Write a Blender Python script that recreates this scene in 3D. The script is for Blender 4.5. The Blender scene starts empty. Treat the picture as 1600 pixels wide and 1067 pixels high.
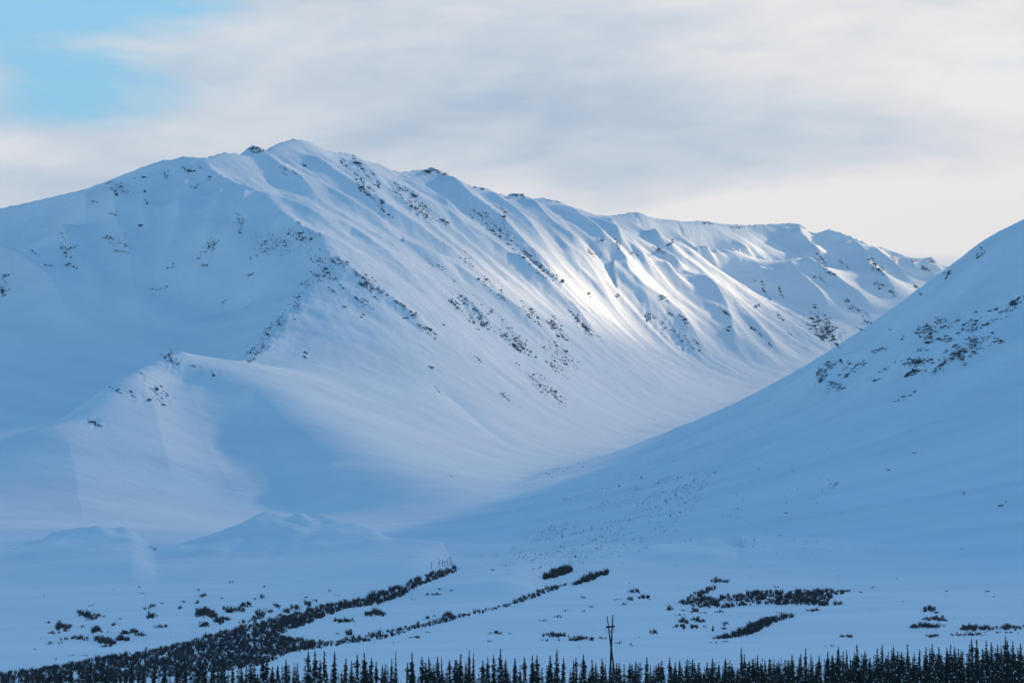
import bpy, math, random
import numpy as np

# ------------------------------------------------------------------ camera, sky, sun, exposure
scene = bpy.context.scene
COL = scene.collection
F_PX = 4500.0            # focal length in pixels of a 1600 px wide picture
CX, CY, HOR = 800.0, 533.5, 880.0
CZ = 50.0                # camera height above the datum
PITCH = math.atan((HOR - CY) / F_PX)
cam_d = bpy.data.cameras.new('camera')
cam_d.sensor_width = 36.0
cam_d.lens = F_PX / 1600.0 * 36.0
cam_d.clip_start = 5.0
cam_d.clip_end = 90000.0
cam = bpy.data.objects.new('camera', cam_d)
COL.objects.link(cam)
cam.location = (0, 0, CZ)
cam.rotation_euler = (math.pi / 2 + PITCH, 0, 0)
scene.camera = cam

SUN_AZ = 38.0            # degrees from the view direction (+Y) to the right (+X)
SUN_EL = 18.0
SUN_STRENGTH = 5.0
SKY_STRENGTH = 0.126
scene.view_settings.view_transform = 'Standard'
scene.view_settings.look = 'None'
scene.view_settings.exposure = 0.98
scene.view_settings.gamma = 1.0
scene.view_settings.use_curve_mapping = False

sd = bpy.data.lights.new('sun', 'SUN')
sd.energy = SUN_STRENGTH
sd.angle = math.radians(1.8)
sd.color = (1.0, 0.77, 0.48)
sun = bpy.data.objects.new('sun', sd)
COL.objects.link(sun)
_a, _e = math.radians(SUN_AZ), math.radians(SUN_EL)
from mathutils import Vector
sdir = Vector((math.sin(_a) * math.cos(_e), math.cos(_a) * math.cos(_e), math.sin(_e)))
sun.rotation_euler = sdir.to_track_quat('Z', 'Y').to_euler()
sun.location = (3000, 2000, 3000)


def build_world():
    w = bpy.data.worlds.new('World')
    scene.world = w
    w.use_nodes = True
    nt = w.node_tree
    N, L = nt.nodes, nt.links
    N.clear()
    out = N.new('ShaderNodeOutputWorld')
    sky = N.new('ShaderNodeTexSky')
    sky.sky_type = 'NISHITA'
    sky.sun_disc = False
    sky.sun_elevation = _e
    sky.sun_rotation = _a
    sky.air_density = 1.0
    sky.dust_density = 0.0
    sky.ozone_density = 1.0
    bg1 = N.new('ShaderNodeBackground')
    bg1.inputs['Strength'].default_value = SKY_STRENGTH
    hs = N.new('ShaderNodeHueSaturation')
    hs.inputs['Saturation'].default_value = 1.25
    L.new(sky.outputs[0], hs.inputs['Color'])
    tint = N.new('ShaderNodeMix'); tint.data_type = 'RGBA'; tint.blend_type = 'MULTIPLY'
    tint.inputs['Factor'].default_value = 1.0
    tint.inputs[7].default_value = (0.86, 1.0, 0.99, 1)
    L.new(hs.outputs[0], tint.inputs[6])
    L.new(tint.outputs[2], bg1.inputs['Color'])

    def math_n(op, a, b=None, c=None, clamp=False):
        n = N.new('ShaderNodeMath'); n.operation = op; n.use_clamp = clamp
        for i, v in enumerate((a, b, c)):
            if v is None: continue
            if isinstance(v, (int, float)): n.inputs[i].default_value = v
            else: L.new(v, n.inputs[i])
        return n.outputs[0]

    def ramp(v, a, b, lo=0.0, hi=1.0):
        n = N.new('ShaderNodeMapRange'); n.interpolation_type = 'SMOOTHSTEP'
        L.new(v, n.inputs[0])
        for i, x in enumerate((a, b, lo, hi)): n.inputs[i + 1].default_value = x
        return n.outputs[0]

    tc = N.new('ShaderNodeTexCoord')
    sep = N.new('ShaderNodeSeparateXYZ')
    L.new(tc.outputs['Generated'], sep.inputs[0])
    X, Y, Z = sep.outputs
    el = math_n('MULTIPLY', math_n('ARCSINE', Z), 180 / math.pi)           # elevation, degrees
    az = math_n('MULTIPLY', math_n('ARCTAN2', X, Y), 180 / math.pi)        # azimuth, degrees to the right
    # a vector of degrees, stretched so that the cloud layers lie flat
    comb = N.new('ShaderNodeCombineXYZ')
    L.new(math_n('MULTIPLY', az, 0.13), comb.inputs[0])
    L.new(math_n('MULTIPLY', math_n('SUBTRACT', el, math_n('MULTIPLY', az, 0.05)), 0.42), comb.inputs[1])

    def noise(scale, detail, rough, off, dist=0.0):
        mp = N.new('ShaderNodeVectorMath'); mp.operation = 'ADD'
        L.new(comb.outputs[0], mp.inputs[0]); mp.inputs[1].default_value = off
        n = N.new('ShaderNodeTexNoise')
        n.inputs['Scale'].default_value = scale
        n.inputs['Detail'].default_value = detail
        n.inputs['Roughness'].default_value = rough
        n.inputs['Distortion'].default_value = dist
        L.new(mp.outputs[0], n.inputs['Vector'])
        return n.outputs['Fac']

    def blob(a0, e0, wa, we):
        da = math_n('DIVIDE', math_n('SUBTRACT', az, a0), wa)
        de = math_n('DIVIDE', math_n('SUBTRACT', el, e0), we)
        r2 = math_n('ADD', math_n('MULTIPLY', da, da), math_n('MULTIPLY', de, de))
        return math_n('POWER', 2.718, math_n('MULTIPLY', r2, -1.0))

    n_edge = noise(1.5, 9, 0.58, (3.1, 7.7, 0.0), 0.35)
    n_body = noise(0.8, 5, 0.5, (11.0, 2.0, 0.0), 0.25)
    n_fine = noise(4.0, 6, 0.6, (5.0, 4.0, 0.0), 0.4)
    # cloud cover: a bank low over the mountains that breaks up higher in the sky
    hi = ramp(el, 10.5, 20.0)
    back = ramp(math_n('ABSOLUTE', az), 45.0, 110.0)          # the bank lies beyond the mountains; behind the viewer the sky is clear
    gap = math_n('ADD', blob(-9.3, 11.0, 4.6, 1.5), math_n('MULTIPLY', blob(-8.4, 9.1, 2.2, 0.7), 0.8))
    cov = math_n('SUBTRACT', math_n('ADD', 0.75, math_n('MULTIPLY', math_n('SUBTRACT', n_edge, 0.5), 1.5)),
                 math_n('ADD', math_n('MULTIPLY', hi, 0.95), math_n('ADD', math_n('MULTIPLY', gap, 0.66), math_n('MULTIPLY', back, 0.9))))
    cover = math_n('MAXIMUM', ramp(cov, 0.0, 0.62), math_n('MULTIPLY', math_n('SUBTRACT', 1.0, hi), 0.12))
    # cloud tone: grey-blue body, cream towards the sun side and near the ridges
    warm = ramp(az, -14.0, 16.0)
    low = blob(5.5, 6.7, 5.5, 0.75)
    leftlow = blob(-9.5, 6.0, 3.5, 0.9)
    leftmid = blob(-10.5, 8.1, 1.6, 0.45)
    rightmid = blob(10.0, 9.3, 2.4, 1.1)
    tone = math_n('ADD', math_n('ADD', 0.54, math_n('MULTIPLY', math_n('SUBTRACT', n_body, 0.5), 1.7)), math_n('MULTIPLY', math_n('SUBTRACT', n_fine, 0.5), 0.48))
    tone = math_n('ADD', tone, math_n('MULTIPLY', warm, 0.16))
    for b, k in ((low, 0.55), (leftlow, 0.45), (leftmid, 0.4), (rightmid, 0.42)):
        tone = math_n('ADD', tone, math_n('MULTIPLY', b, k))
    cr = N.new('ShaderNodeValToRGB')
    els = cr.color_ramp.elements
    els[0].position = 0.30; els[0].color = (0.40, 0.50, 0.62, 1)
    els[1].position = 1.15 if False else 1.0; els[1].color = (0.83, 0.795, 0.775, 1)
    e = els.new(0.62); e.color = (0.58, 0.63, 0.69, 1)
    L.new(tone, cr.inputs[0])
    bg2 = N.new('ShaderNodeBackground')
    bg2.inputs['Strength'].default_value = 0.575
    L.new(cr.outputs[0], bg2.inputs['Color'])
    mix = N.new('ShaderNodeMixShader')
    L.new(cover, mix.inputs[0])
    # pale blue air low in the clear sky
    bg3 = N.new('ShaderNodeBackground'); bg3.inputs['Color'].default_value = (0.105, 0.26, 0.38, 1)
    clear = N.new('ShaderNodeMixShader')
    L.new(ramp(el, 9.0, 24.0, 0.88, 0.0), clear.inputs[0])
    L.new(bg1.outputs[0], clear.inputs[1]); L.new(bg3.outputs[0], clear.inputs[2])
    L.new(clear.outputs[0], mix.inputs[1])
    L.new(bg2.outputs[0], mix.inputs[2])
    L.new(mix.outputs[0], out.inputs['Surface'])


build_world()

# ------------------------------------------------------------------ small numeric helpers
ST, CT = math.sin(PITCH), math.cos(PITCH)


def P(px, py, d):
    """a photograph pixel at forward distance d -> a point of the place"""
    u, v = (px - CX) / F_PX, (CY - py) / F_PX
    t = d / (CT - v * ST)
    return (u * t, d, CZ + (ST + v * CT) * t)


def _hash(ix, iy, seed):
    h = (ix.astype(np.uint32) * np.uint32(374761393) + iy.astype(np.uint32) * np.uint32(668265263) + np.uint32((seed * 2246822519) & 0xffffffff))
    h = (h ^ (h >> np.uint32(13))) * np.uint32(1274126177)
    h = h ^ (h >> np.uint32(16))
    return h


def perlin(x, y, seed=0):
    x = np.asarray(x, np.float32); y = np.asarray(y, np.float32)
    ix = np.floor(x); iy = np.floor(y)
    fx = x - ix; fy = y - iy
    ix = ix.astype(np.int64); iy = iy.astype(np.int64)
    u = fx * fx * fx * (fx * (fx * 6 - 15) + 10); v = fy * fy * fy * (fy * (fy * 6 - 15) + 10)

    def g(dx, dy):
        a = _hash(ix + dx, iy + dy, seed).astype(np.float32) * np.float32(2 * math.pi / 4294967296.0)
        return np.cos(a) * (fx - dx) + np.sin(a) * (fy - dy)
    a = g(0, 0); b = g(1, 0); c = g(0, 1); d = g(1, 1)
    return ((a + (b - a) * u) * (1 - v) + (c + (d - c) * u) * v) * 1.5


def fbm(x, y, octaves, seed=0, gain=0.5, lac=2.03):
    s = 0; a = 1.0; f = 1.0
    for o in range(octaves):
        s = s + a * perlin(x * f, y * f, seed + o * 17); a *= gain; f *= lac
    return s


def ridged(x, y, octaves, seed=0, gain=0.5):
    s = 0; a = 1.0; f = 1.0
    for o in range(octaves):
        s = s + a * (1 - np.abs(perlin(x * f, y * f, seed + o * 31)) * 2.0); a *= gain; f *= 2.1
    return s


def sstep(x, a, b):
    t = np.clip((x - a) / (b - a), 0, 1)
    return t * t * (3 - 2 * t)


# ------------------------------------------------------------------ terrain: control lines (pixel, pixel, distance)
CREST = [(-420, 395, 6500), (-200, 360, 6250), (0, 325, 6050), (40, 317, 6020), (75, 309, 5990), (130, 296, 5950), (175, 280, 5920), (220, 262, 5900),
         (255, 250, 5900), (285, 244, 5900), (318, 246, 5920), (350, 238, 6000), (380, 240, 6060), (387, 233, 6080), (395, 227, 6100), (403, 231, 6120),
         (411, 240, 6150), (424, 229, 6200), (440, 222, 6260), (458, 217, 6320), (475, 220, 6380), (492, 228, 6440), (505, 235, 6480), (530, 239, 6540), (548, 241, 6580),
         (562, 250, 6620), (590, 257, 6690), (605, 266, 6730), (625, 269, 6780), (645, 267, 6830), (675, 264, 6900), (692, 270, 6940), (708, 284, 6990),
         (735, 292, 7060), (755, 294, 7110), (772, 302, 7160), (790, 307, 7210), (800, 303, 7240), (815, 304, 7280), (828, 311, 7320), (846, 310, 7370),
         (866, 313, 7420), (880, 320, 7460), (905, 328, 7540), (930, 337, 7620), (960, 337, 7740), (988, 333, 7860), (1005, 339, 7930), (1035, 344, 8060),
         (1060, 348, 8170), (1100, 346, 8350), (1125, 350, 8450), (1160, 352, 8560), (1200, 351, 8650), (1235, 349, 8700), (1252, 351, 8700),
         (1265, 362, 8700), (1280, 364, 8690), (1295, 358, 8680), (1312, 363, 8670), (1335, 372, 8650), (1360, 383, 8630), (1380, 386, 8620), (1397, 393, 8610),
         (1425, 403, 8600), (1440, 404, 8600), (1455, 402, 8600), (1475, 414, 8600), (1520, 428, 8600), (1600, 440, 8650), (1750, 450, 8750)]
S1 = [(318, 246, 5920), (337, 267, 5840), (371, 288, 5760), (412, 305, 5680), (432, 325, 5610), (456, 345, 5540), (496, 365, 5460), (503, 381, 5400),
      (513, 402, 5330), (511, 423, 5260), (478, 446, 5180), (464, 473, 5090), (438, 497, 5000), (426, 521, 4920), (402, 548, 4800), (376, 563, 4720),
      (345, 566, 4620), (318, 561, 4560), (300, 554, 4520), (284, 550, 4500), (262, 558, 4460), (230, 576, 4380), (205, 588, 4310), (180, 604, 4250), (160, 617, 4200),
      (140, 637, 4130), (112, 658, 4060), (86, 668, 4000), (60, 676, 3980), (30, 687, 3960), (0, 699, 3940), (-150, 760, 3800), (-350, 800, 3600)]
HILL_R = [(300, 556, 4500), (350, 592, 4380), (400, 640, 4230), (450, 677, 4100), (520, 719, 3930), (600, 753, 3740), (660, 776, 3600), (705, 793, 3480)]
VALLEY = [(640, 842, 3080), (690, 826, 3200), (730, 806, 3380), (790, 766, 3720), (850, 738, 4150), (905, 718, 4600), (960, 692, 5150), (1005, 668, 5600), (1060, 650, 6000),
          (1110, 636, 6300), (1190, 612, 6800), (1260, 590, 7200), (1330, 570, 7500)]
BOWL = [(360, 578, 4980), (300, 590, 4960), (200, 618, 4760), (110, 652, 4480), (60, 684, 4280), (0, 715, 4150), (-200, 760, 4000)]
BOWL_MID = [(-100, 520, 5150), (0, 520, 5150), (100, 500, 5230), (200, 490, 5270), (300, 490, 5330), (380, 490, 5330)]
R_EDGE = [(1750, 262, 4150), (1600, 345, 4200), (1570, 360, 4215), (1540, 375, 4230), (1510, 398, 4260), (1480, 422, 4300), (1450, 446, 4330), (1420, 465, 4350),
          (1400, 485, 4370), (1375, 510, 4390), (1350, 530, 4400), (1320, 548, 4420), (1290, 568, 4440), (1260, 586, 4470), (1230, 599, 4500), (1170, 625, 4520), (1100, 651, 4500), (1050, 671, 4460),
          (1000, 691, 4380), (950, 709, 4280), (900, 724, 4150), (850, 742, 3980), (812, 756, 3800)]
R_MID = [(1700, 480, 3800), (1600, 500, 3780), (1500, 535, 3720), (1400, 575, 3780), (1320, 612, 3850)]
R_MID2 = [(1700, 640, 3250), (1600, 650, 3230), (1500, 670, 3220), (1400, 690, 3240), (1300, 705, 3300), (1200, 725, 3350), (1100, 745, 3380), (1000, 770, 3330), (900, 790, 3250)]
R_LOW = [(1700, 770, 2720), (1600, 772, 2720), (1450, 782, 2720), (1300, 793, 2730), (1150, 806, 2740), (1000, 824, 2720), (880, 838, 2720), (780, 848, 2720)]
R_FOOT = [(1750, 846, 2330), (1600, 848, 2330), (1440, 852, 2330), (1270, 858, 2320), (1180, 864, 2310), (1060, 872, 2300), (950, 878, 2290), (820, 880, 2270)]
CIRQUE_FLOOR = [(1075, 432, 8080), (1120, 428, 8180), (1165, 424, 8250), (1210, 410, 8330)]
CIRQUE_LIP = [(1030, 446, 7790), (1063, 440, 7860), (1090, 433, 7920), (1117, 431, 7970), (1150, 434, 8020), (1185, 427, 8060), (1222, 414, 8120), (1250, 404, 8200)]
FAR_MID = [(1010, 545, 6850), (1060, 553, 6980), (1110, 556, 7100), (1160, 555, 7230), (1215, 545, 7400), (1270, 532, 7580), (1330, 512, 7800), (1390, 495, 7950), (1440, 480, 8050)]
MAIN_LOW = [(560, 640, 4420), (650, 660, 4480), (740, 660, 4680), (830, 640, 5150), (900, 620, 5600), (960, 605, 6000)]
HILL_FOOT = [(-300, 850, 2950), (-100, 845, 2980), (0, 835, 3020), (100, 822, 3080), (200, 826, 3080), (300, 832, 3050), (400, 836, 3050), (500, 838, 3060), (580, 842, 3060)]
BOWL_WALL = [(312, 300, 5790), (345, 340, 5650), (390, 390, 5480), (420, 440, 5320), (436, 482, 5150), (408, 520, 5010), (385, 548, 4925)]
HILL_FRONT = [(300, 610, 4380), (335, 645, 4290), (380, 702, 4120), (440, 742, 3960), (520, 782, 3760), (600, 810, 3560)]
PLAIN = [
    [(-300, 905, 2300), (0, 900, 2330), (120, 893, 2350), (200, 915, 2280), (330, 905, 2250), (450, 895, 2220), (560, 890, 2200), (640, 893, 2150)],
    [(-300, 960, 1760), (0, 955, 1760), (150, 965, 1700), (330, 950, 1720), (480, 935, 1800)],
    [(720, 882, 2180), (650, 905, 1950), (560, 935, 1720), (470, 962, 1540), (360, 990, 1390), (230, 1020, 1250), (80, 1046, 1150), (-100, 1065, 1080)],   # creek
    [(950, 892, 2000), (880, 905, 1890), (800, 930, 1700), (700, 958, 1530), (600, 985, 1390), (480, 1003, 1300), (380, 1018, 1230)],                      # side creek
    [(760, 905, 1900), (680, 930, 1720), (600, 955, 1560), (500, 985, 1390)],
    [(1750, 905, 1900), (1500, 908, 1890), (1300, 910, 1890), (1100, 915, 1850), (1000, 925, 1760)],
    [(1750, 950, 1480), (1500, 955, 1470), (1300, 962, 1440), (1100, 975, 1370), (900, 985, 1330), (760, 990, 1320)],
    [(1750, 990, 1200), (1400, 1000, 1160), (1100, 1018, 1100), (900, 1025, 1080), (700, 1032, 1060), (500, 1040, 1040)],
    [(1750, 1045, 930), (1200, 1050, 920), (800, 1056, 910), (400, 1070, 880), (0, 1085, 860), (-200, 1090, 860)],
]
# world points (x, y, height above the camera): ground about the camera, mountains out of the frame
WORLD = []
for xx in (-1500, -900, -400, 0, 400, 900, 1500):
    WORLD += [(xx, 700, -33), (xx, 450, -32), (xx, 150, -36), (xx, -300, -36)]
for xx in (-3000, -2200):
    WORLD += [(xx, 700, -20), (xx, 1500, 0), (xx, 2600, 120), (xx, 4200, 420), (xx, 5600, 640)]
WORLD += [(1600, 1500, 20), (2400, 1500, 60), (2400, 2600, 260), (3200, 3600, 560), (3200, 2700, 380), (3300, 1700, 120), (1300, 2600, 130), (1250, 3400, 420), (1900, 3400, 470),
          (1300, 4300, 700), (2000, 3900, 860), (3200, 900, 40)]
WORLD += [(520, 5150, 265), (480, 5700, 280), (700, 6300, 360), (1050, 6900, 480), (1000, 5600, 430), (1500, 6400, 640), (1500, 5400, 640), (1700, 7400, 600), (1250, 7600, 520),
          (2200, 8050, 720), (2900, 8900, 800)]
R_CREST = [(2000, 4600, 850), (2350, 5200, 840), (2650, 6000, 860), (2750, 6800, 900), (2800, 7500, 880), (2850, 8100, 800), (2920, 8720, 760), (3000, 9100, 700), (3200, 9800, 640)]
WORLD += [(3600, 6000, 600), (3700, 7500, 560), (3700, 8600, 500), (4600, 7000, 300)]
# behind the crest the ground falls away
BACK = []
for (px, py, d) in CREST[::3]:
    x, y, z = P(px, py, d)
    BACK.append((x - 420, y + 650, z - 330)); BACK.append((x - 800, y + 1700, z - 650))


def crest_back(step=30, off=42.0, drop=32.0, line=None):
    c = np.array(resample([P(*p) for p in (line or CREST)], step))
    t = np.gradient(c[:, :2], axis=0); t /= np.linalg.norm(t, axis=1)[:, None]
    k = np.ones(7) / 7                                              # smoothed direction
    t = np.stack([np.convolve(np.pad(t[:, i], 3, 'edge'), k, 'valid') for i in (0, 1)], 1)
    n = np.stack([-t[:, 1], t[:, 0]], 1)
    return [np.array((a[0] + b[0] * off, a[1] + b[1] * off, a[2] - drop)) for a, b in zip(c, n)]


def resample(pts, step):
    pts = np.array(pts, float)
    out = [pts[0]]
    for a, b in zip(pts[:-1], pts[1:]):
        n = max(1, int(round(np.linalg.norm((b - a)[:2]) / step)))
        for k in range(1, n + 1):
            out.append(a + (b - a) * k / n)
    return out


def control_points():
    C = []
    for line, st in ((CREST, 30), (S1, 35), (HILL_R, 35), (VALLEY, 90), (BOWL, 100), (BOWL_MID, 110), (R_EDGE, 45), (R_MID, 90), (R_MID2, 90), (R_LOW, 90), (R_FOOT, 90),
                     (CIRQUE_FLOOR, 60), (CIRQUE_LIP, 45), (FAR_MID, 90), (MAIN_LOW, 90), (HILL_FOOT, 70), (HILL_FRONT, 40), (BOWL_WALL, 40)):
        C += resample([P(*p) for p in line], st)
    for line in PLAIN:
        C += resample([P(*p) for p in line], 130)
    C += resample([(x, y, z + CZ) for x, y, z in R_CREST], 120)
    C += [np.array((x, y, z + CZ)) for x, y, z in WORLD]
    C += crest_back() + crest_back(30, -42.0, 25.0) + crest_back(60, -135.0, 80.0)
    C += crest_back(40, 40.0, 11.0, S1[2:16]) + crest_back(40, -34.0, 25.0, S1[2:16])
    C += [np.array(b) for b in BACK]
    C = np.array(C)
    keep = []
    for i, c in enumerate(C):                      # drop near-duplicates
        if not keep or np.min(np.hypot(C[keep, 0] - c[0], C[keep, 1] - c[1])) > 9:
            keep.append(i)
    return C[keep]


class Base:
    def __init__(s):
        C = control_points()
        s.c = C[:, :2] / 1000.0
        n = len(C)
        D = np.sqrt(((s.c[:, None] - s.c[None]) ** 2).sum(-1) + 1e-4 ** 2)
        A = np.zeros((n + 3, n + 3))
        A[:n, :n] = D
        A[:n, n] = 1; A[n, :n] = 1
        A[:n, n + 1:] = s.c; A[n + 1:, :n] = s.c.T
        sol = np.linalg.solve(A, np.concatenate([C[:, 2], np.zeros(3)]))
        s.w = sol[:n]; s.a = sol[n:]
        s.n = n

    def __call__(s, x, y):
        sh = np.shape(x)
        q = np.stack([np.ravel(x), np.ravel(y)], 1) / 1000.0
        out = np.empty(len(q))
        c32 = s.c
        for i in range(0, len(q), 4000):
            b = q[i:i + 4000]
            D = (b[:, :1] - c32[:, 0]) ** 2
            D += (b[:, 1:] - c32[:, 1]) ** 2
            np.sqrt(D, out=D)
            out[i:i + 4000] = D @ s.w
        out += s.a[0] + q @ s.a[1:]
        return out.reshape(sh)


BASE = Base()

# mesh grid: a fan of columns, denser where the ground is looked at
Y0 = 400.0


def grid_axes():
    t_in = np.linspace(-0.178, 0.178, 900)
    ext = 0.178 * 1.0 + np.cumsum(0.0006 * 1.13 ** np.arange(50))
    ext = ext[ext < 1.15]
    t = np.concatenate([-ext[::-1], t_in, ext])
    y = [-300.0]
    while y[-1] < 10900:
        yy = y[-1]
        if yy < 500: st = 40
        elif yy < 2600: st = 9.0
        elif yy < 8800: st = 7.8
        else: st = 60
        y.append(yy + st)
    return t, np.array(y)


TT, YY = grid_axes()
GX = (TT[None, :] * (YY[:, None] + Y0))
GY = np.repeat(YY[:, None], len(TT), 1)
GZ = BASE(GX, GY)


class Field:
    """height on the fan grid, looked up bilinearly"""
    def __init__(s, z): s.z = z

    def __call__(s, x, y):
        t = x / (y + Y0)
        i = np.clip(np.searchsorted(YY, y) - 1, 0, len(YY) - 2)
        j = np.clip(np.searchsorted(TT, t) - 1, 0, len(TT) - 2)
        fy = (y - YY[i]) / (YY[i + 1] - YY[i]); fx = (t - TT[j]) / (TT[j + 1] - TT[j])
        z = s.z
        return (z[i, j] * (1 - fx) + z[i, j + 1] * fx) * (1 - fy) + (z[i + 1, j] * (1 - fx) + z[i + 1, j + 1] * fx) * fy


def raycast(field, px, py, dmin=700.0, dmax=9800.0):
    """first ground point seen through a pixel; NaN where only sky"""
    px = np.atleast_1d(np.asarray(px, float)); py = np.atleast_1d(np.asarray(py, float))
    u, v = (px - CX) / F_PX, (CY - py) / F_PX
    kx = u / (CT - v * ST); kz = (ST + v * CT) / (CT - v * ST)
    res = np.full(len(px), np.nan); lo = np.full(len(px), dmin); done = np.zeros(len(px), bool)
    d = dmin
    while d < dmax:
        st = max(6.0, d * 0.004)
        d2 = d + st
        below = (CZ + kz * d2) < field(kx * d2, np.full(len(px), d2))
        new = below & ~done
        if new.any():
            a = np.full(new.sum(), d); b = np.full(new.sum(), d2)
            for _ in range(8):
                m = (a + b) / 2
                bl = (CZ + kz[new] * m) < field(kx[new] * m, m)
                b = np.where(bl, m, b); a = np.where(bl, a, m)
            res[new] = b; done |= new
        if done.all(): break
        d = d2
    return kx * res, res, CZ + kz * res


# ------------------------------------------------------------------ ribs and gullies traced on the faces: (pixels, relief m, half-width m)
SPURS = [
    # main face
    ([(395, 228), (412, 246), (441, 266), (468, 286), (500, 312)], 10.6, 41),
    ([(424, 232), (451, 256), (495, 286), (529, 310), (556, 327), (610, 357), (644, 377)], 16.5, 51),
    ([(468, 236), (502, 264), (542, 291), (576, 311), (620, 342), (661, 369), (701, 399), (725, 416), (762, 440), (800, 470)], 21.2, 55),
    ([(522, 243), (549, 259), (583, 283), (627, 307), (664, 327), (698, 344), (731, 367), (769, 391), (812, 425), (853, 458), (885, 485), (915, 515)], 28.3, 64),
    ([(674, 268), (704, 288), (738, 320), (779, 350), (819, 391), (846, 418), (880, 445), (920, 480)], 28.3, 60),
    ([(434, 310), (499, 347), (549, 367), (590, 394), (637, 433), (677, 452), (721, 472), (758, 506), (796, 533), (829, 553), (870, 590)], 20.1, 55),
    ([(603, 364), (630, 384), (677, 408), (708, 421), (745, 448), (789, 479), (829, 506), (873, 535), (905, 560)], 21.2, 51),
    ([(520, 408), (545, 420), (576, 443), (603, 462), (634, 487), (664, 510), (690, 530)], 7.1, 37),
    ([(755, 298), (779, 320), (812, 344), (839, 371), (866, 398)], 23.6, 51),
    ([(813, 307), (834, 326), (861, 356), (894, 383), (935, 403)], 26.0, 55),
    ([(620, 270), (655, 295), (700, 325), (735, 345)], 16.5, 41),
    ([(867, 317), (901, 340), (935, 373), (947, 393)], 23.6, 51),
    ([(930, 340), (950, 352), (966, 372), (975, 396)], 26.0, 51),
    ([(988, 336), (1009, 358), (1033, 385), (1045, 397)], 28.3, 51),
    ([(925, 393), (945, 396), (965, 403), (979, 425), (983, 440), (1009, 466), (1036, 482), (1063, 503), (1094, 540), (1114, 562)], 33.0, 92),
    ([(800, 412), (840, 445), (878, 476), (905, 499), (930, 522)], 21.2, 51),
    ([(872, 384), (908, 408), (932, 436), (942, 453), (960, 480)], 20.1, 60),
    ([(990, 398), (1015, 412), (1040, 424), (1062, 434)], 21.2, 41),
    ([(1030, 396), (1050, 410), (1070, 425)], 16.5, 41),
    # far wall below and beside the hanging bowl
    ([(1090, 434), (1105, 452), (1124, 479), (1137, 498), (1148, 540), (1156, 560)], 38, 100),
    ([(1117, 458), (1140, 480), (1164, 503), (1202, 540), (1220, 560)], 24, 60),
    ([(1185, 430), (1205, 474), (1225, 499), (1242, 525)], 34, 75),
    ([(1222, 416), (1249, 442), (1279, 469), (1302, 500)], 34, 75),
    ([(1247, 409), (1275, 426), (1300, 442), (1325, 461), (1359, 482), (1380, 500)], 32, 65),
    ([(1250, 356), (1251, 380), (1275, 401), (1297, 423), (1319, 442), (1350, 467), (1378, 492)], 34, 75),
    ([(1297, 362), (1325, 381), (1350, 414), (1359, 429), (1381, 445), (1410, 470)], 36, 75),
    ([(1356, 385), (1375, 414), (1397, 429), (1425, 445)], 30, 65),
    ([(1397, 396), (1419, 420), (1440, 438)], 28, 60),
    ([(1435, 406), (1455, 425)], 22, 55),
    # left bowl
    ([(179, 288), (175, 315), (179, 348), (184, 379), (199, 409), (209, 470), (223, 537)], 40.6, 64),
    ([(91, 366), (101, 389), (111, 416), (132, 446), (132, 490)], 37.8, 64),
    ([(304, 276), (290, 305), (280, 335), (278, 369), (268, 409), (256, 443), (246, 475)], 36.4, 55),
    ([(348, 292), (341, 335), (327, 379), (321, 416), (304, 470), (297, 508)], 36.4, 55),
    ([(388, 303), (378, 335), (358, 382), (345, 420)], 26.6, 42),
    ([(232, 270), (228, 300), (222, 345), (226, 380)], 19.6, 38),
    ([(-40, 420), (0, 430), (20, 437), (61, 467), (94, 500), (120, 530)], 61.6, 76),
    ([(140, 300), (132, 330), (135, 365)], 19.6, 42),
    # foothill front
    ([(86, 671), (105, 694), (115, 729), (121, 776), (132, 818)], 6, 110),
    ([(284, 556), (300, 610), (318, 680), (332, 722), (358, 759), (390, 788), (432, 808)], 5, 120),
    ([(400, 645), (404, 690), (408, 742), (420, 783)], 5, 45),
    ([(515, 722), (520, 760), (535, 800)], 5, 45),
    ([(215, 590), (240, 640), (255, 700), (270, 760)], 5, 70),
    # right mountain
    ([(1640, 330), (1600, 386), (1569, 414), (1512, 464), (1488, 478), (1470, 500)], 9, 45),
    ([(1540, 470), (1500, 500), (1455, 530), (1420, 560), (1385, 600)], 8, 55),
    ([(1300, 562), (1286, 590), (1270, 612), (1240, 640)], 10, 45),
    ([(1204, 660), (1143, 705), (1069, 752), (1015, 793), (900, 830)], 3.0, 35),
    ([(1270, 640), (1200, 680), (1120, 722), (1040, 765)], 3.5, 35),
]
GULLIES = [
    ([(400, 262), (440, 300), (470, 325)], 7, 45),
    ([(560, 335), (600, 362), (650, 398), (690, 430)], 9, 40),
    ([(680, 600), (720, 632), (760, 668), (800, 695)], 4, 30),
    ([(740, 555), (790, 590), (830, 620)], 4, 30),
    ([(395, 605), (402, 660), (440, 720), (470, 790)], 5, 40),
    ([(1250, 400), (1235, 392)], 4, 30),
    ([(470, 800), (520, 820)], 4, 30),
]


def dist_to_line(x, y, pts):
    best = np.full(x.shape, 1e9); tt = np.zeros(x.shape); acc = 0.0
    seg = np.hypot(*np.diff(np.array(pts), axis=0).T); tot = seg.sum() + 1e-6
    for (a, b, s) in zip(pts[:-1], pts[1:], seg):
        dx, dy = b[0] - a[0], b[1] - a[1]
        q = np.clip(((x - a[0]) * dx + (y - a[1]) * dy) / (s * s + 1e-6), 0, 1)
        d = np.hypot(x - a[0] - q * dx, y - a[1] - q * dy)
        m = d < best
        best = np.where(m, d, best); tt = np.where(m, (acc + q * s) / tot, tt)
        acc += s
    return best, tt


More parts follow.
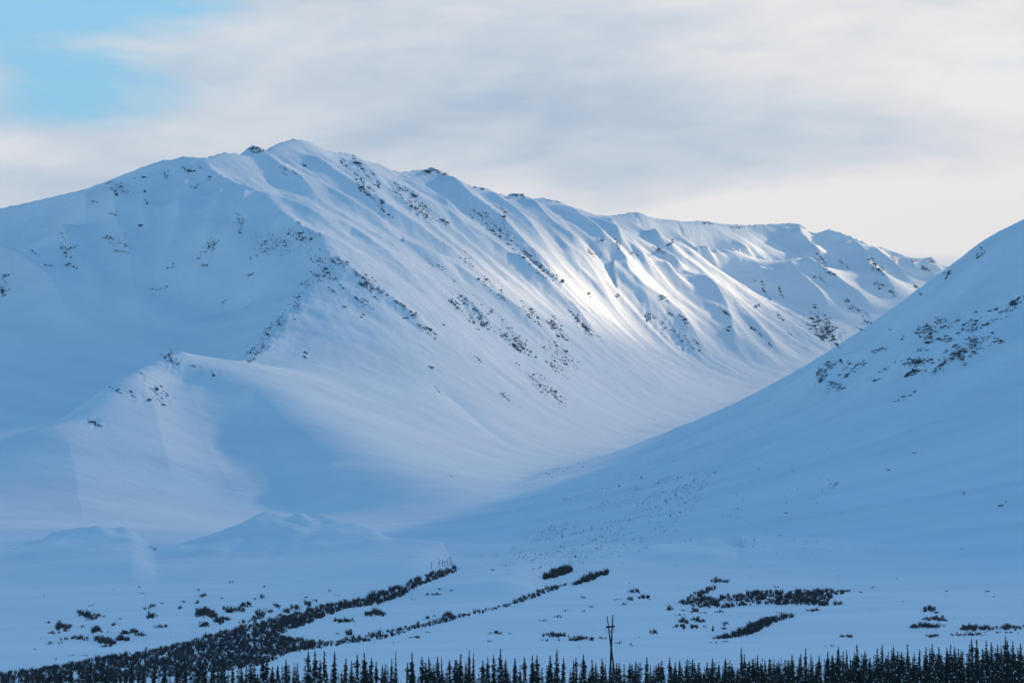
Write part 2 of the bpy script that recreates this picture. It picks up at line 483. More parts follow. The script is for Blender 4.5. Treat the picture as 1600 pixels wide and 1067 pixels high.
def add_relief():
    """ribs, gullies, flutes and wind-worked small relief on top of the control surface"""
    global GZ
    f0 = Field(GZ.copy())
    add = np.zeros_like(GZ)
    cpts = [P(*p) for p in CREST]
    cd = np.full(GX.shape, 1e9)
    jc = GY > 5600
    cd[jc], _ = dist_to_line(GX[jc], GY[jc], [(c[0], c[1]) for c in cpts])
    calm = 1 - 0.92 * np.exp(-(cd / 55.0) ** 2)                     # the traced skyline keeps its own shape
    wob = 14 * fbm(GX / 140, GY / 140, 3, 5)
    for sign, items in ((1, SPURS), (-1, GULLIES)):
        for (pix, h, w) in items:
            pp = np.array(resample(pix, 14.0))
            xs, ys, zs = raycast(f0, pp[:, 0], pp[:, 1], 2300)
            ok = ~np.isnan(xs)
            pts = list(zip(xs[ok], ys[ok]))
            if len(pts) < 2: continue
            xa = np.array(pts)
            # keep the run on one face: stop where the trace jumps in depth
            cut = [0]
            for k in range(1, len(pts)):
                if np.hypot(*(xa[k] - xa[cut[-1]])) < 170: cut.append(k)
                else: break
            pts = [pts[k] for k in cut]
            if len(pts) < 2: continue
            xa = np.array(pts)
            W = w * 2.2
            j = (GY > xa[:, 1].min() - W) & (GY < xa[:, 1].max() + W) & (GX > xa[:, 0].min() - W) & (GX < xa[:, 0].max() + W)
            if not j.any(): continue
            gx, gy = GX[j], GY[j]
            d, t = dist_to_line(gx, gy, pts)
            d = np.abs(d + wob[j] * 0.5 * np.clip(d / w, 0, 1))
            prof = np.clip(1 - d / (w * 1.6), 0, 1) ** 1.7
            taper = sstep(t, -0.04, 0.16) * (1 - sstep(t, 0.72, 1.02))
            add[j] += sign * h * prof * taper
    ZB = GZ.copy()
    GZ = GZ + add
    # weights of the faces
    vx = np.interp(GY, [P(*p)[1] for p in VALLEY], [P(*p)[0] for p in VALLEY])
    gz_y, gz_x = np.zeros_like(GZ), np.zeros_like(GZ)
    steep = np.clip(np.abs(np.gradient(GZ, axis=0) / np.gradient(GY, axis=0)), 0, 1)
    mount = sstep(GY, 2900, 3500)
    left = (1 - sstep(GX - vx, -160, 20)) * mount
    right = sstep(GX - vx, 40, 240) * sstep(GY, 2600, 3300) * (1 - sstep(GY, 6300, 6900))
    hz = sstep(GZ, 200, 480)
    s1x = np.interp(GY, [4500, 4750, 5000, 5300, 5500, 5900], [-515, -440, -410, -340, -370, -640])
    bowl = left * (1 - sstep(GX - s1x, -60, 20)) * sstep(GY, 4300, 4700) * (1 - sstep(GY, 5950, 6050))
    main = left * sstep(GX - s1x, -20, 120) * sstep(GY, 4500, 5000)
    a = GX * 0.447 + GY * 0.894; b = GX * 0.894 - GY * 0.447
    fl = ridged((a + 26 * perlin(a / 260, b / 260, 9)) / 105, b / 480, 2, 21, 0.35) - 0.75
    fl2 = ridged((a + 10 * perlin(a / 90, b / 90, 4)) / 27, b / 190, 2, 77, 0.5) - 0.75
    far = sstep(GY, 6300, 7300)
    hm = sstep(GZ, 330, 720) * (0.45 + 0.55 * sstep(fbm(GX / 330, GY / 330, 2, 66), -0.35, 0.35))
    hm = hm * (1 - 0.85 * np.exp(-((GX - 480) / 330) ** 2 - ((GY - 8200) / 420) ** 2))
    GZ = GZ + main * hm * (fl * (4.5 + 4 * far) + fl2 * 0.45)
    ab = GX + 0.25 * GY; bb = GY
    fb = ridged((ab + 22 * perlin(ab / 200, bb / 200, 3)) / 115, bb / 480, 2, 41, 0.4) - 0.75
    GZ = GZ + bowl * hz * fb * 2.6 * (0.3 + 0.7 * sstep(fbm(GX / 260, GY / 260, 2, 71), -0.3, 0.4))
    ar = GX * 0.55 + GY * 0.83
    fr = ridged((ar + 25 * perlin(GX / 240, GY / 240, 8)) / 120, (GX * 0.83 - GY * 0.55) / 900, 2, 61, 0.4) - 0.8
    GZ = GZ + right * fr * 2.6 * sstep(GZ, 60, 200)
    # broken small relief, crags high on the ridges
    GZ = GZ + (left * sstep(GZ, 250, 600) + 0.7 * right * sstep(GZ, 90, 300)) * (2.2 * fbm(GX / 60, GY / 60, 4, 13, 0.55))
    GZ = GZ + mount * 1.1 * fbm(GX / 150, GY / 150, 3, 19)
    GZ = ZB + (GZ - ZB) * calm
    # crags right along the skyline
    cr = np.exp(-(cd[jc] / 38.0) ** 2)
    GZ[jc] += cr * (2.6 * np.abs(fbm(GX[jc] / 22, GY[jc] / 22, 3, 91)) * sstep(GX[jc], -560, -300) * 1.6)
    # plain: drifts, shallow swells and wind ridges
    plain = 1 - sstep(GY, 2500, 3100)
    GZ = GZ + plain * (1.6 * fbm(GX / 130 + 3, GY / 210, 3, 33) * sstep(GY, 900, 1500) + 0.5 * fbm(GX / 95, GY / 40, 2, 35))


# (x, y, length, width, angle in the picture, how many): rock breaking through the snow
R_BOWL = [(223, 276, 14, 6, 0, 10), (260, 272, 16, 10, 80, 12), (296, 264, 22, 9, 10, 22), (326, 279, 8, 8, 0, 6), (187, 294, 30, 10, 5, 30), (147, 316, 18, 5, 20, 8),
          (226, 298, 8, 4, 0, 4), (231, 318, 8, 6, 60, 4), (170, 333, 20, 6, 20, 6), (221, 353, 10, 6, 0, 6), (98, 389, 25, 12, 80, 18), (111, 387, 12, 6, 0, 8), (111, 412, 22, 16, 30, 18),
          (56, 393, 20, 5, 30, 10), (184, 377, 30, 10, 10, 24), (184, 392, 24, 5, 0, 10), (304, 294, 10, 10, 60, 6), (321, 392, 34, 14, -40, 28), (371, 345, 20, 18, -60, 18),
          (270, 411, 12, 6, -30, 6), (319, 414, 12, 5, -30, 6), (253, 450, 20, 8, -10, 8), (351, 470, 10, 4, -50, 3), (398, 428, 18, 5, -10, 5), (10, 440, 16, 14, -30, 24), (3, 453, 14, 10, 60, 14),
          (430, 378, 60, 26, 25, 34), (470, 366, 40, 20, 25, 40), (412, 392, 30, 14, -30, 22), (180, 300, 14, 8, 40, 8), (80, 420, 14, 6, 30, 5)]
R_SPUR = [(503, 412, 35, 14, 60, 30), (488, 438, 40, 14, 140, 30), (464, 473, 35, 14, 115, 24), (440, 500, 30, 12, 125, 26), (415, 530, 45, 14, 125, 44), (390, 552, 20, 10, 130, 20)]
R_MAIN = [(441, 264, 20, 8, 30, 8), (475, 257, 8, 4, 20, 4), (465, 274, 12, 8, 40, 6), (539, 257, 25, 6, 60, 14), (559, 257, 30, 8, 60, 16), (583, 284, 20, 10, 40, 14), (596, 315, 14, 8, 50, 8),
          (637, 301, 20, 8, 30, 14), (620, 298, 20, 10, 30, 14), (644, 321, 50, 14, 35, 44), (660, 335, 20, 8, 40, 12), (694, 345, 14, 6, 30, 10), (750, 294, 14, 4, 0, 12),
          (866, 314, 16, 5, 10, 12), (789, 335, 14, 10, 50, 12), (745, 335, 20, 10, 40, 16), (779, 359, 50, 16, 45, 44), (826, 399, 30, 14, 40, 26), (846, 423, 50, 10, 45, 22),
          (519, 406, 14, 8, 40, 20), (536, 411, 14, 6, 35, 18), (502, 433, 20, 8, 20, 16), (529, 441, 16, 6, 40, 8), (556, 426, 14, 8, 40, 8), (566, 445, 14, 6, 40, 12), (515, 451, 14, 5, 30, 6),
          (559, 468, 30, 8, 35, 24), (539, 480, 20, 5, 20, 4), (566, 495, 5, 5, 0, 4), (627, 478, 18, 6, 30, 16), (634, 497, 8, 4, 20, 6), (647, 490, 20, 6, 40, 18), (657, 512, 20, 6, 25, 14),
          (674, 517, 20, 5, 30, 12), (674, 526, 10, 4, 30, 4), (698, 507, 10, 4, 30, 3), (708, 473, 30, 10, 40, 34), (725, 470, 14, 8, 30, 14), (755, 505, 12, 12, 60, 24), (765, 487, 10, 6, 40, 6),
          (785, 524, 14, 8, 50, 8), (785, 467, 20, 8, 60, 12), (826, 490, 16, 10, 40, 16), (840, 504, 10, 6, 40, 8), (866, 507, 16, 12, 60, 18), (474, 553, 16, 4, 35, 6), (675, 575, 10, 3, 30, 6),
          (686, 611, 24, 3, 50, 6), (744, 560, 20, 4, 50, 8), (794, 624, 24, 6, 40, 14), (845, 601, 54, 14, 42, 60), (865, 618, 20, 8, 30, 16), (811, 545, 20, 8, 40, 14), (879, 560, 40, 20, 42, 46), (705, 744, 4, 2, 0, 2),
          (857, 425, 30, 14, 45, 24), (820, 489, 20, 10, 60, 16), (864, 506, 16, 8, 45, 14), (898, 493, 20, 6, 40, 14), (810, 540, 14, 10, 60, 22), (878, 523, 30, 10, 45, 26), (867, 575, 30, 10, 45, 24),
          (600, 330, 40, 10, 40, 12), (720, 400, 60, 14, 40, 16), (690, 420, 30, 8, 40, 8), (760, 440, 40, 12, 40, 14)]
R_FAR = [(925, 395, 24, 8, 40, 18), (965, 381, 14, 8, 70, 14), (940, 371, 8, 5, 45, 6), (1029, 391, 14, 5, 30, 16), (1045, 380, 8, 4, -30, 12), (994, 398, 10, 3, 20, 4), (962, 459, 14, 6, 40, 6), (918, 455, 12, 5, 50, 6),
         (1040, 467, 10, 8, 60, 14), (1016, 496, 14, 14, 60, 16), (1050, 493, 10, 4, 40, 8), (1070, 501, 14, 6, 40, 14), (1060, 530, 40, 16, 50, 22), (1090, 540, 16, 8, 45, 8), (1134, 489, 22, 4, 35, 14), (1175, 513, 20, 4, 40, 12),
         (1202, 538, 10, 4, 45, 8), (1138, 513, 8, 6, 60, 6), (1191, 452, 24, 6, 60, 16), (1181, 479, 10, 6, 60, 6), (1218, 496, 16, 5, 50, 8), (1232, 523, 8, 4, 50, 4), (1222, 459, 16, 6, 70, 12), (1306, 540, 14, 5, 30, 12),
         (1272, 482, 8, 5, 40, 6), (1283, 408, 24, 8, 50, 20), (1279, 435, 12, 6, 30, 12), (1299, 428, 12, 6, 20, 10), (1316, 414, 16, 6, 50, 10), (1366, 411, 20, 12, 60, 22), (1375, 423, 12, 10, 60, 14), (1372, 445, 16, 8, 50, 14),
         (1394, 457, 10, 6, 40, 8), (1334, 482, 20, 8, 40, 16), (1356, 498, 16, 6, 40, 12), (1328, 473, 14, 6, 45, 8), (1431, 451, 16, 8, 30, 14), (1447, 420, 14, 8, 20, 12), (1397, 403, 16, 6, 30, 8), (1437, 408, 14, 4, 0, 8),
         (1456, 406, 14, 5, 0, 12), (1350, 517, 14, 4, 20, 8), (1100, 349, 40, 3, 0, 10), (1160, 354, 40, 3, 0, 8)]
R_RIGHT = [(1300, 570, 20, 10, -20, 24), (1319, 582, 16, 8, -30, 16), (1344, 570, 20, 8, -30, 22), (1369, 548, 22, 6, -15, 18), (1316, 566, 10, 8, 0, 8), (1381, 579, 14, 5, -20, 10), (1370, 593, 10, 5, -20, 8),
           (1484, 504, 30, 10, -20, 25), (1466, 500, 16, 5, 0, 10), (1478, 529, 20, 8, 0, 18), (1491, 532, 8, 5, 0, 6), (1453, 564, 12, 8, 0, 16), (1569, 486, 24, 8, -20, 22), (1553, 500, 30, 8, -20, 20), (1534, 389, 6, 4, 0, 6),
           (1528, 401, 16, 6, -40, 12), (1484, 424, 12, 8, -40, 10), (1441, 547, 16, 6, 0, 12), (1412, 622, 16, 4, -20, 8), (1428, 611, 10, 3, -20, 4), (1480, 432, 8, 6, -40, 6), (1390, 514, 4, 4, 0, 3), (1409, 528, 5, 6, 0, 4),
           (1388, 735, 6, 4, -30, 4), (1505, 770, 8, 6, 0, 6), (1565, 788, 10, 6, 0, 6), (1426, 708, 8, 3, 0, 3), (1302, 757, 30, 4, -40, 7), (1230, 801, 5, 3, 0, 3), (1275, 840, 4, 3, 0, 3), (1220, 836, 5, 3, 0, 3)]
R_HILL = [(299, 572, 10, 8, 30, 4), (331, 584, 10, 4, 40, 5), (180, 607, 14, 6, 40, 8), (209, 618, 12, 4, 40, 6), (233, 624, 10, 4, 30, 5), (223, 587, 8, 4, 40, 3), (238, 859, 10, 6, 40, 6)]
OUTCROPS = [  # the ones that stand out, each a thing of its own
    (398, 234, 20, 8, 10, 26, 'needle of dark rock on the skyline just left of the highest summit'),
    (573, 296, 32, 12, 40, 46, 'rocky rib high on the main face below the highest summit'),
    (677, 268, 42, 7, 15, 36, 'dark rock cap along the second knob of the skyline right of the summit'),
    (806, 306, 22, 6, 10, 20, 'low rock crags on the skyline where the ridge starts to drop right'),
    (580, 445, 32, 14, 40, 46, 'cluster of dark crags just right of the sharp spur ridge'),
    (745, 490, 32, 18, 50, 48, 'broad rocky step in the middle of the main face'),
    (809, 532, 42, 22, 40, 60, 'large speckled rock band low on the main face'),
    (915, 513, 28, 10, 35, 44, 'dark rock ledge on the main face below the sunlit patch'),
    (1286, 513, 36, 20, 28, 110, 'large oval dark cliff low on the far valley wall'),
    (1284, 588, 22, 10, 100, 46, 'rocks on the edge of the right slope where it meets the valley'),
    (1306, 604, 16, 12, -40, 36, 'small dark crag just below the edge of the right slope'),
    (1447, 523, 20, 18, 60, 64, 'dark blocky crag topmost left among the right slope rocks'),
    (1516, 511, 24, 14, -40, 54, 'ragged crag above the middle of the right slope rocks'),
    (1525, 536, 32, 16, -30, 64, 'wide crag in the centre of the right slope rocks'),
    (1500, 551, 22, 18, 80, 64, 'steep crag hanging below the centre of the right slope rocks'),
    (1562, 532, 9, 7, 0, 16, 'single dark boulder alone at the right of the right slope rocks'),
    (1434, 567, 36, 10, -10, 56, 'long low ledge at lower left of the right slope rocks'),
    (1431, 582, 20, 12, -10, 40, 'lowest crag at the left foot of the right slope rocks'),
    (1469, 573, 28, 12, -50, 40, 'slanting row of rocks right of the long low ledge'),
    (1588, 473, 28, 16, -35, 44, 'rock band cut by the right edge of the picture'),
    (267, 562, 22, 14, 50, 26, 'rocks on the very top of the small foothill at left'),
    (248, 612, 28, 10, 45, 24, 'rock streak on the front of the foothill below its top'),
    (148, 660, 14, 8, 30, 18, 'small dark rocks low on the left shoulder of the foothill'),
]


MOUNDS = [  # (pixel x, pixel y of the top, half width px, depth half-length m, height m): moraine humps along the mountain foot
    (480, 820, 2720, 75, 80, 24), (405, 845, 2640, 80, 90, 15), (560, 850, 2600, 60, 80, 9), (140, 826, 2740, 70, 60, 14), (60, 850, 2600, 160, 120, 9),
    (1090, 858, 2200, 150, 90, 7), (1500, 852, 2250, 300, 60, 6), (960, 868, 2280, 120, 80, 4), (250, 1000, 1420, 60, 60, 3),
]


def add_mounds():
    global GZ
    for (px, py, d, wx, wy, h) in MOUNDS:
        x, y, _ = P(px, py, d)
        q = ((GX - x) / wx) ** 2 + ((GY - y) / wy) ** 2
        GZ = GZ + h * np.exp(-q ** 1.3) * (1 + 0.5 * fbm(GX / 70, GY / 70, 3, 2))


BANKS = [  # steep cut banks, traced top edge; they drop to the right / the viewer: (pixels, height m, run m)
    ([(622, 912), (640, 890), (660, 872), (690, 858), (720, 866)], 9.0, 32),
    ([(772, 935), (790, 915), (815, 898), (845, 888), (870, 886)], 7.0, 30),
    ([(198, 915), (203, 896), (198, 872), (192, 842), (178, 832)], 9.0, 26),
    ([(1090, 878), (1130, 866), (1172, 864), (1182, 874)], 3.5, 25),
]


def add_banks():
    global GZ
    f0 = Field(GZ.copy())
    for (pix, h, run) in BANKS:
        pp = np.array(resample(pix, 6.0))
        xs, ys, zs = raycast(f0, pp[:, 0], pp[:, 1], 1200)
        ok = ~np.isnan(xs)
        pts = np.array(list(zip(xs[ok], ys[ok])))
        j = (GY > pts[:, 1].min() - 160) & (GY < pts[:, 1].max() + 160) & (GX > pts[:, 0].min() - 160) & (GX < pts[:, 0].max() + 160)
        d, t = dist_to_line(GX[j], GY[j], [tuple(p) for p in pts])
        k = np.argmin(np.hypot(GX[j][:, None] - pts[None, :, 0], GY[j][:, None] - pts[None, :, 1]), 1)
        k0 = np.clip(k, 0, len(pts) - 2)
        tx = pts[k0 + 1, 0] - pts[k0, 0]; ty = pts[k0 + 1, 1] - pts[k0, 1]
        side = np.sign((GX[j] - pts[k, 0]) * ty - (GY[j] - pts[k, 1]) * tx)      # + on the right of the trace
        s = d * side
        end = sstep(t, 0.0, 0.15) * (1 - sstep(t, 0.85, 1.0))
        # behind the edge a swell that leans back, in front the drop
        prof = np.where(s < 0, np.exp(-(s / 70.0) ** 2), 1 - sstep(s, 0, run))
        GZ[j] += h * prof * end




def add_crags():
    """broken ledges in the ground wherever rock comes through the snow"""
    global GZ
    f0 = Field(GZ.copy())
    pat = R_BOWL + R_SPUR + R_MAIN + R_FAR + R_RIGHT + R_HILL + [o[:6] for o in OUTCROPS]
    px = []; py = []; wt = []
    for (x, y, l, w, a, n) in pat:
        ca, sa = math.cos(math.radians(a)), math.sin(math.radians(a))
        for t in (-0.35, 0, 0.35):
            px.append(x + t * l * ca); py.append(y + t * l * sa); wt.append((max(w, 6), min(1.0, 0.25 + n / 45.0)))
    X, Yv, Z = raycast(f0, px, py, 2300)
    mask = np.zeros_like(GZ)
    for x, y, (w, k) in zip(X, Yv, wt):
        if np.isnan(x): continue
        r = w * 0.8 * y / F_PX * 1.2 + 6; ry = r * 1.7
        i0, i1 = np.searchsorted(YY, [y - 2.4 * ry, y + 2.4 * ry])
        sl = slice(i0, i1)
        t0, t1 = (x - 3 * r) / (y + Y0), (x + 3 * r) / (y + Y0)
        j0, j1 = np.searchsorted(TT, [t0, t1]); sj = slice(j0, j1)
        if i1 <= i0 or j1 <= j0: continue
        q = ((GX[sl, sj] - x) / r) ** 2 + ((GY[sl, sj] - y) / ry) ** 2
        mask[sl, sj] = np.maximum(mask[sl, sj], k * np.exp(-q))
    j = mask > 0.02
    x, y = GX[j], GY[j]
    rough = 1.9 * ridged(x / 17, y / 24, 3, 131, 0.6) - 1.6 + 1.2 * fbm(x / 8, y / 12, 2, 132)
    GZ[j] += mask[j] * rough * (0.8 + y / 9000.0)


def soften_foothill():
    global GZ
    i0, i1 = np.searchsorted(YY, [2950, 4560])
    sl = slice(i0, i1)
    z = GZ[sl].copy()
    ks = [np.hanning(43)[1:-1], np.hanning(123)[1:-1]]
    ks = [q / q.sum() for q in ks]
    def blur(a, ax):
        k = ks[ax]
        p = [(0, 0), (0, 0)]; p[ax] = (len(k) // 2, len(k) // 2)
        b = np.pad(a, p, 'edge'); out = np.zeros_like(a)
        for q, w in enumerate(k):
            out += w * (b[q:q + a.shape[0]] if ax == 0 else b[:, q:q + a.shape[1]])
        return out
    zb = blur(blur(z, 0), 1)
    d, _ = dist_to_line(GX[sl], GY[sl], [P(*p)[:2] for p in S1[14:]])
    m = sstep(d, 12, 90) * sstep(GX[sl], -1500, -1300) * (1 - sstep(GX[sl], -120, 40)) * (1 - sstep(GY[sl], 4300, 4520)) * sstep(GY[sl], 2980, 3060)
    GZ[sl] = z + (zb - z) * m


add_mounds()
soften_foothill()
add_relief()
add_banks()
add_crags()
SURF = Field(GZ)

# ------------------------------------------------------------------ materials


def new_mat(name):
    m = bpy.data.materials.new(name)
    m.use_nodes = True
    nt = m.node_tree
    return m, nt.nodes, nt.links, nt.nodes['Principled BSDF']


def snow_material(name, lo, hi, s1, s2, bump, fall, stretch, rough=0.9):
    m, N, L, b = new_mat(name)
    geo = N.new('ShaderNodeNewGeometry')
    mp = N.new('ShaderNodeMapping'); mp.vector_type = 'TEXTURE'
    L.new(geo.outputs['Position'], mp.inputs['Vector'])
    mp.inputs['Rotation'].default_value = (0, 0, math.radians(fall))    # x runs down the slope: runnels and drifts are drawn out along it
    mp.inputs['Scale'].default_value = (stretch, 1, 1.6)
    n1 = N.new('ShaderNodeTexNoise'); n1.inputs['Scale'].default_value = s1; n1.inputs['Detail'].default_value = 6
    n2 = N.new('ShaderNodeTexNoise'); n2.inputs['Scale'].default_value = s2; n2.inputs['Detail'].default_value = 9; n2.inputs['Roughness'].default_value = 0.68
    L.new(mp.outputs[0], n1.inputs['Vector']); L.new(mp.outputs[0], n2.inputs['Vector'])
    cr = N.new('ShaderNodeValToRGB')
    cr.color_ramp.elements[0].position = 0.35; cr.color_ramp.elements[0].color = (*lo, 1)
    cr.color_ramp.elements[1].position = 0.62; cr.color_ramp.elements[1].color = (*hi, 1)
    L.new(n1.outputs['Fac'], cr.inputs[0])
    L.new(cr.outputs[0], b.inputs['Base Color'])
    b.inputs['Roughness'].default_value = rough
    b.inputs['Specular IOR Level'].default_value = 0.08
    bp = N.new('ShaderNodeBump'); bp.inputs['Strength'].default_value = 0.6; bp.inputs['Distance'].default_value = bump
    L.new(n2.outputs['Fac'], bp.inputs['Height'])
    L.new(bp.outputs[0], b.inputs['Normal'])
    return m


M_SNOW = snow_material('wind_packed_snow', (0.78, 0.80, 0.83), (0.86, 0.87, 0.88), 0.012, 0.045, 2.0, -26.6, 4.0)
M_SNOW_R = snow_material('shaded_slope_snow', (0.76, 0.79, 0.82), (0.86, 0.87, 0.88), 0.014, 0.035, 3.0, 33.0, 6.0)
M_PLAIN = snow_material('drifted_snow', (0.78, 0.80, 0.83), (0.86, 0.87, 0.89), 0.02, 0.06, 0.35, 7.0, 5.0)


def mesh_np(name, verts, faces, mat=None, smooth=False):
    """verts (n,3), faces (m,k) numpy arrays -> mesh data"""
    me = bpy.data.meshes.new(name)
    n, (m, k) = len(verts), faces.shape
    me.vertices.add(n); me.vertices.foreach_set('co', np.asarray(verts, np.float32).ravel())
    me.loops.add(m * k); me.loops.foreach_set('vertex_index', np.asarray(faces, np.int32).ravel())
    me.polygons.add(m)
    me.polygons.foreach_set('loop_start', np.arange(0, m * k, k, dtype=np.int32))
    if smooth: me.polygons.foreach_set('use_smooth', np.ones(m, bool))
    me.update(calc_edges=True)
    if mat: me.materials.append(mat)
    return me


def link(name, data, parent=None, **props):
    o = bpy.data.objects.new(name, data)
    COL.objects.link(o)
    if parent is not None: o.parent = parent
    for k, v in props.items():
        if v is not None: o[k] = v
    return o


def build_terrain():
    V = np.stack([GX, GY, GZ], -1).reshape(-1, 3)
    nr, nc = GX.shape
    idx = np.arange(nr * nc).reshape(nr, nc)
    q = np.stack([idx[:-1, :-1], idx[:-1, 1:], idx[1:, 1:], idx[1:, :-1]], -1)
    yc = GY[:-1, :-1]; xc = GX[:-1, :-1]
    vx = np.interp(yc, [P(*p)[1] for p in VALLEY], [P(*p)[0] for p in VALLEY])
    foot = np.where(xc < -200, 3000.0, np.where(xc < 0, 3000.0, 2330.0)) + 18 * perlin(xc / 60, yc / 60, 55)
    reg = np.where(yc < foot, 0, np.where((xc > vx) & (yc < 7400) | (xc > 1900) & (yc < 8900), 2, 1))
    spec = (('snow_plain', M_PLAIN, 'flat snow-covered plain with drifts in front of the mountains'),
            ('mountain_left', M_SNOW, 'long snow-covered mountain ridge with fluted face and foothill'),
            ('mountain_right', M_SNOW_R, 'shaded snow slope rising out of the right side of the picture'))
    for r, (nm, mat, lab) in enumerate(spec):
        f = q[reg == r]
        used = np.unique(f)
        remap = np.zeros(nr * nc, np.int64); remap[used] = np.arange(len(used))
        link(nm, mesh_np(nm, V[used], remap[f], mat, True), kind='structure', label=lab)


build_terrain()


def build_sun_veil():
    """veil added off frame to dim the sun; its gap lights the far ridge"""
    nx, ny = 60, 60
    u, v = np.meshgrid(np.linspace(-1, 1, nx), np.linspace(-1, 1, ny))
    # an uneven round sheet, thick in the middle
    r = np.maximum(np.abs(u), np.abs(v)); ang = np.arctan2(v, u)
    rr = r * (1 + 0.05 * np.sin(3 * ang + 1) + 0.03 * np.sin(7 * ang))
    X = 4650 + 2300 * rr * np.cos(ang); Yv = 9500 + 3400 * rr * np.sin(ang)
    th = 40 * np.sqrt(np.clip(1 - r ** 4, 0, 1))
    und = 18 * fbm(X / 1500, Yv / 1500, 3, 7)
    top = np.stack([X, Yv, 2650 + und + th], -1).reshape(-1, 3)
    bot = np.stack([X, Yv, 2650 + und * 0.6 - th], -1).reshape(-1, 3)
    idx = np.arange(nx * ny).reshape(ny, nx)
    q = np.stack([idx[:-1, :-1], idx[:-1, 1:], idx[1:, 1:], idx[1:, :-1]], -1).reshape(-1, 4)
    faces = np.concatenate([q, q[:, ::-1] + nx * ny])
    m, N, L, b = new_mat('sun_dimming_veil')
    N.remove(b)
    out = N['Material Output']
    geo = N.new('ShaderNodeNewGeometry')
    div = N.new('ShaderNodeMapping'); div.vector_type = 'TEXTURE'
    div.inputs['Location'].default_value = VEIL_GAP[0]
    div.inputs['Rotation'].default_value = (0, 0, math.radians(-14.5))
    div.inputs['Scale'].default_value = VEIL_GAP[1]
    L.new(geo.outputs['Position'], div.inputs['Vector'])
    ln = N.new('ShaderNodeVectorMath'); ln.operation = 'LENGTH'; L.new(div.outputs[0], ln.inputs[0])
    nz = N.new('ShaderNodeTexNoise'); nz.inputs['Scale'].default_value = 0.0016; nz.inputs['Detail'].default_value = 5
    L.new(geo.outputs['Position'], nz.inputs['Vector'])
    add = N.new('ShaderNodeMath'); add.operation = 'MULTIPLY_ADD'; add.inputs[1].default_value = 0.9; L.new(nz.outputs['Fac'], add.inputs[0]); L.new(ln.outputs['Value'], add.inputs[2])
    mr = N.new('ShaderNodeMapRange'); mr.interpolation_type = 'SMOOTHSTEP'
    for i, x in enumerate((1.15, 1.75, 0.03, VEIL_GAP[2])): mr.inputs[i + 1].default_value = x
    L.new(add.outputs[0], mr.inputs[0])
    sp = N.new('ShaderNodeSeparateXYZ'); L.new(geo.outputs['Position'], sp.inputs[0])
    thick = N.new('ShaderNodeMapRange'); thick.interpolation_type = 'SMOOTHSTEP'
    for i, x in enumerate((8700.0, 10000.0, 1.5, 1.0)): thick.inputs[i + 1].default_value = x
    L.new(sp.outputs[1], thick.inputs[0])  # added sheet made denser here so the plain gets less sun
    opa = N.new('ShaderNodeMath'); opa.operation = 'MULTIPLY'; opa.use_clamp = True
    L.new(mr.outputs[0], opa.inputs[0]); L.new(thick.outputs[0], opa.inputs[1])
    tr = N.new('ShaderNodeBsdfTransparent')
    tl = N.new('ShaderNodeBsdfTranslucent'); tl.inputs['Color'].default_value = (0.9, 0.9, 0.9, 1)
    mx = N.new('ShaderNodeMixShader')
    L.new(opa.outputs[0], mx.inputs[0]); L.new(tr.outputs[0], mx.inputs[1]); L.new(tl.outputs[0], mx.inputs[2])
    L.new(mx.outputs[0], out.inputs['Surface'])
    link('added_sun_veil', mesh_np('added_sun_veil', np.concatenate([top, bot]), faces, m, True), kind='structure', label='thin veil added off frame to dim the sun')


VEIL_GAP = ((4010, 12150, 2650), (265, 1150, 100000), 0.52)     # gap centre placed to light the far ridge, half sizes, opacity per side
build_sun_veil()


# ------------------------------------------------------------------ rocks
rng = np.random.default_rng(12)
random.seed(5)


def plain_mat(name, col, rough=0.85, var=0.35, scale=0.8):
    m, N, L, b = new_mat(name)
    geo = N.new('ShaderNodeNewGeometry')
    n = N.new('ShaderNodeTexNoise'); n.inputs['Scale'].default_value = scale; n.inputs['Detail'].default_value = 4
    L.new(geo.outputs['Position'], n.inputs['Vector'])
    cr = N.new('ShaderNodeValToRGB')
    cr.color_ramp.elements[0].position = 0.3; cr.color_ramp.elements[0].color = (*[c * (1 - var) for c in col], 1)
    cr.color_ramp.elements[1].position = 0.7; cr.color_ramp.elements[1].color = (*[min(1, c * (1 + var)) for c in col], 1)
    L.new(n.outputs['Fac'], cr.inputs[0]); L.new(cr.outputs[0], b.inputs['Base Color'])
    b.inputs['Roughness'].default_value = rough
    b.inputs['Specular IOR Level'].default_value = 0.2
    return m


M_ROCK = plain_mat('dark_schist_rock', (0.048, 0.054, 0.066), 0.9, 0.5, 0.25)
M_TWIG = plain_mat('bare_willow_twigs', (0.040, 0.038, 0.042), 0.8, 0.4, 0.06)
M_TWIG_RED = plain_mat('reddish_willow_twigs', (0.085, 0.058, 0.056), 0.8, 0.4, 0.06)
M_NEEDLE = plain_mat('spruce_needles', (0.016, 0.022, 0.018), 0.85, 0.4, 0.5)
M_BARK = plain_mat('spruce_bark', (0.045, 0.035, 0.03), 0.9, 0.3, 2.0)
M_TSNOW = plain_mat('snow_on_branches', (0.8, 0.82, 0.85), 0.7, 0.06, 0.6)
M_STEEL = plain_mat('weathered_brown_pole', (0.04, 0.028, 0.024), 0.7, 0.3, 0.6)
M_GLASS = plain_mat('grey_insulator', (0.25, 0.25, 0.27), 0.4, 0.1, 2.0)


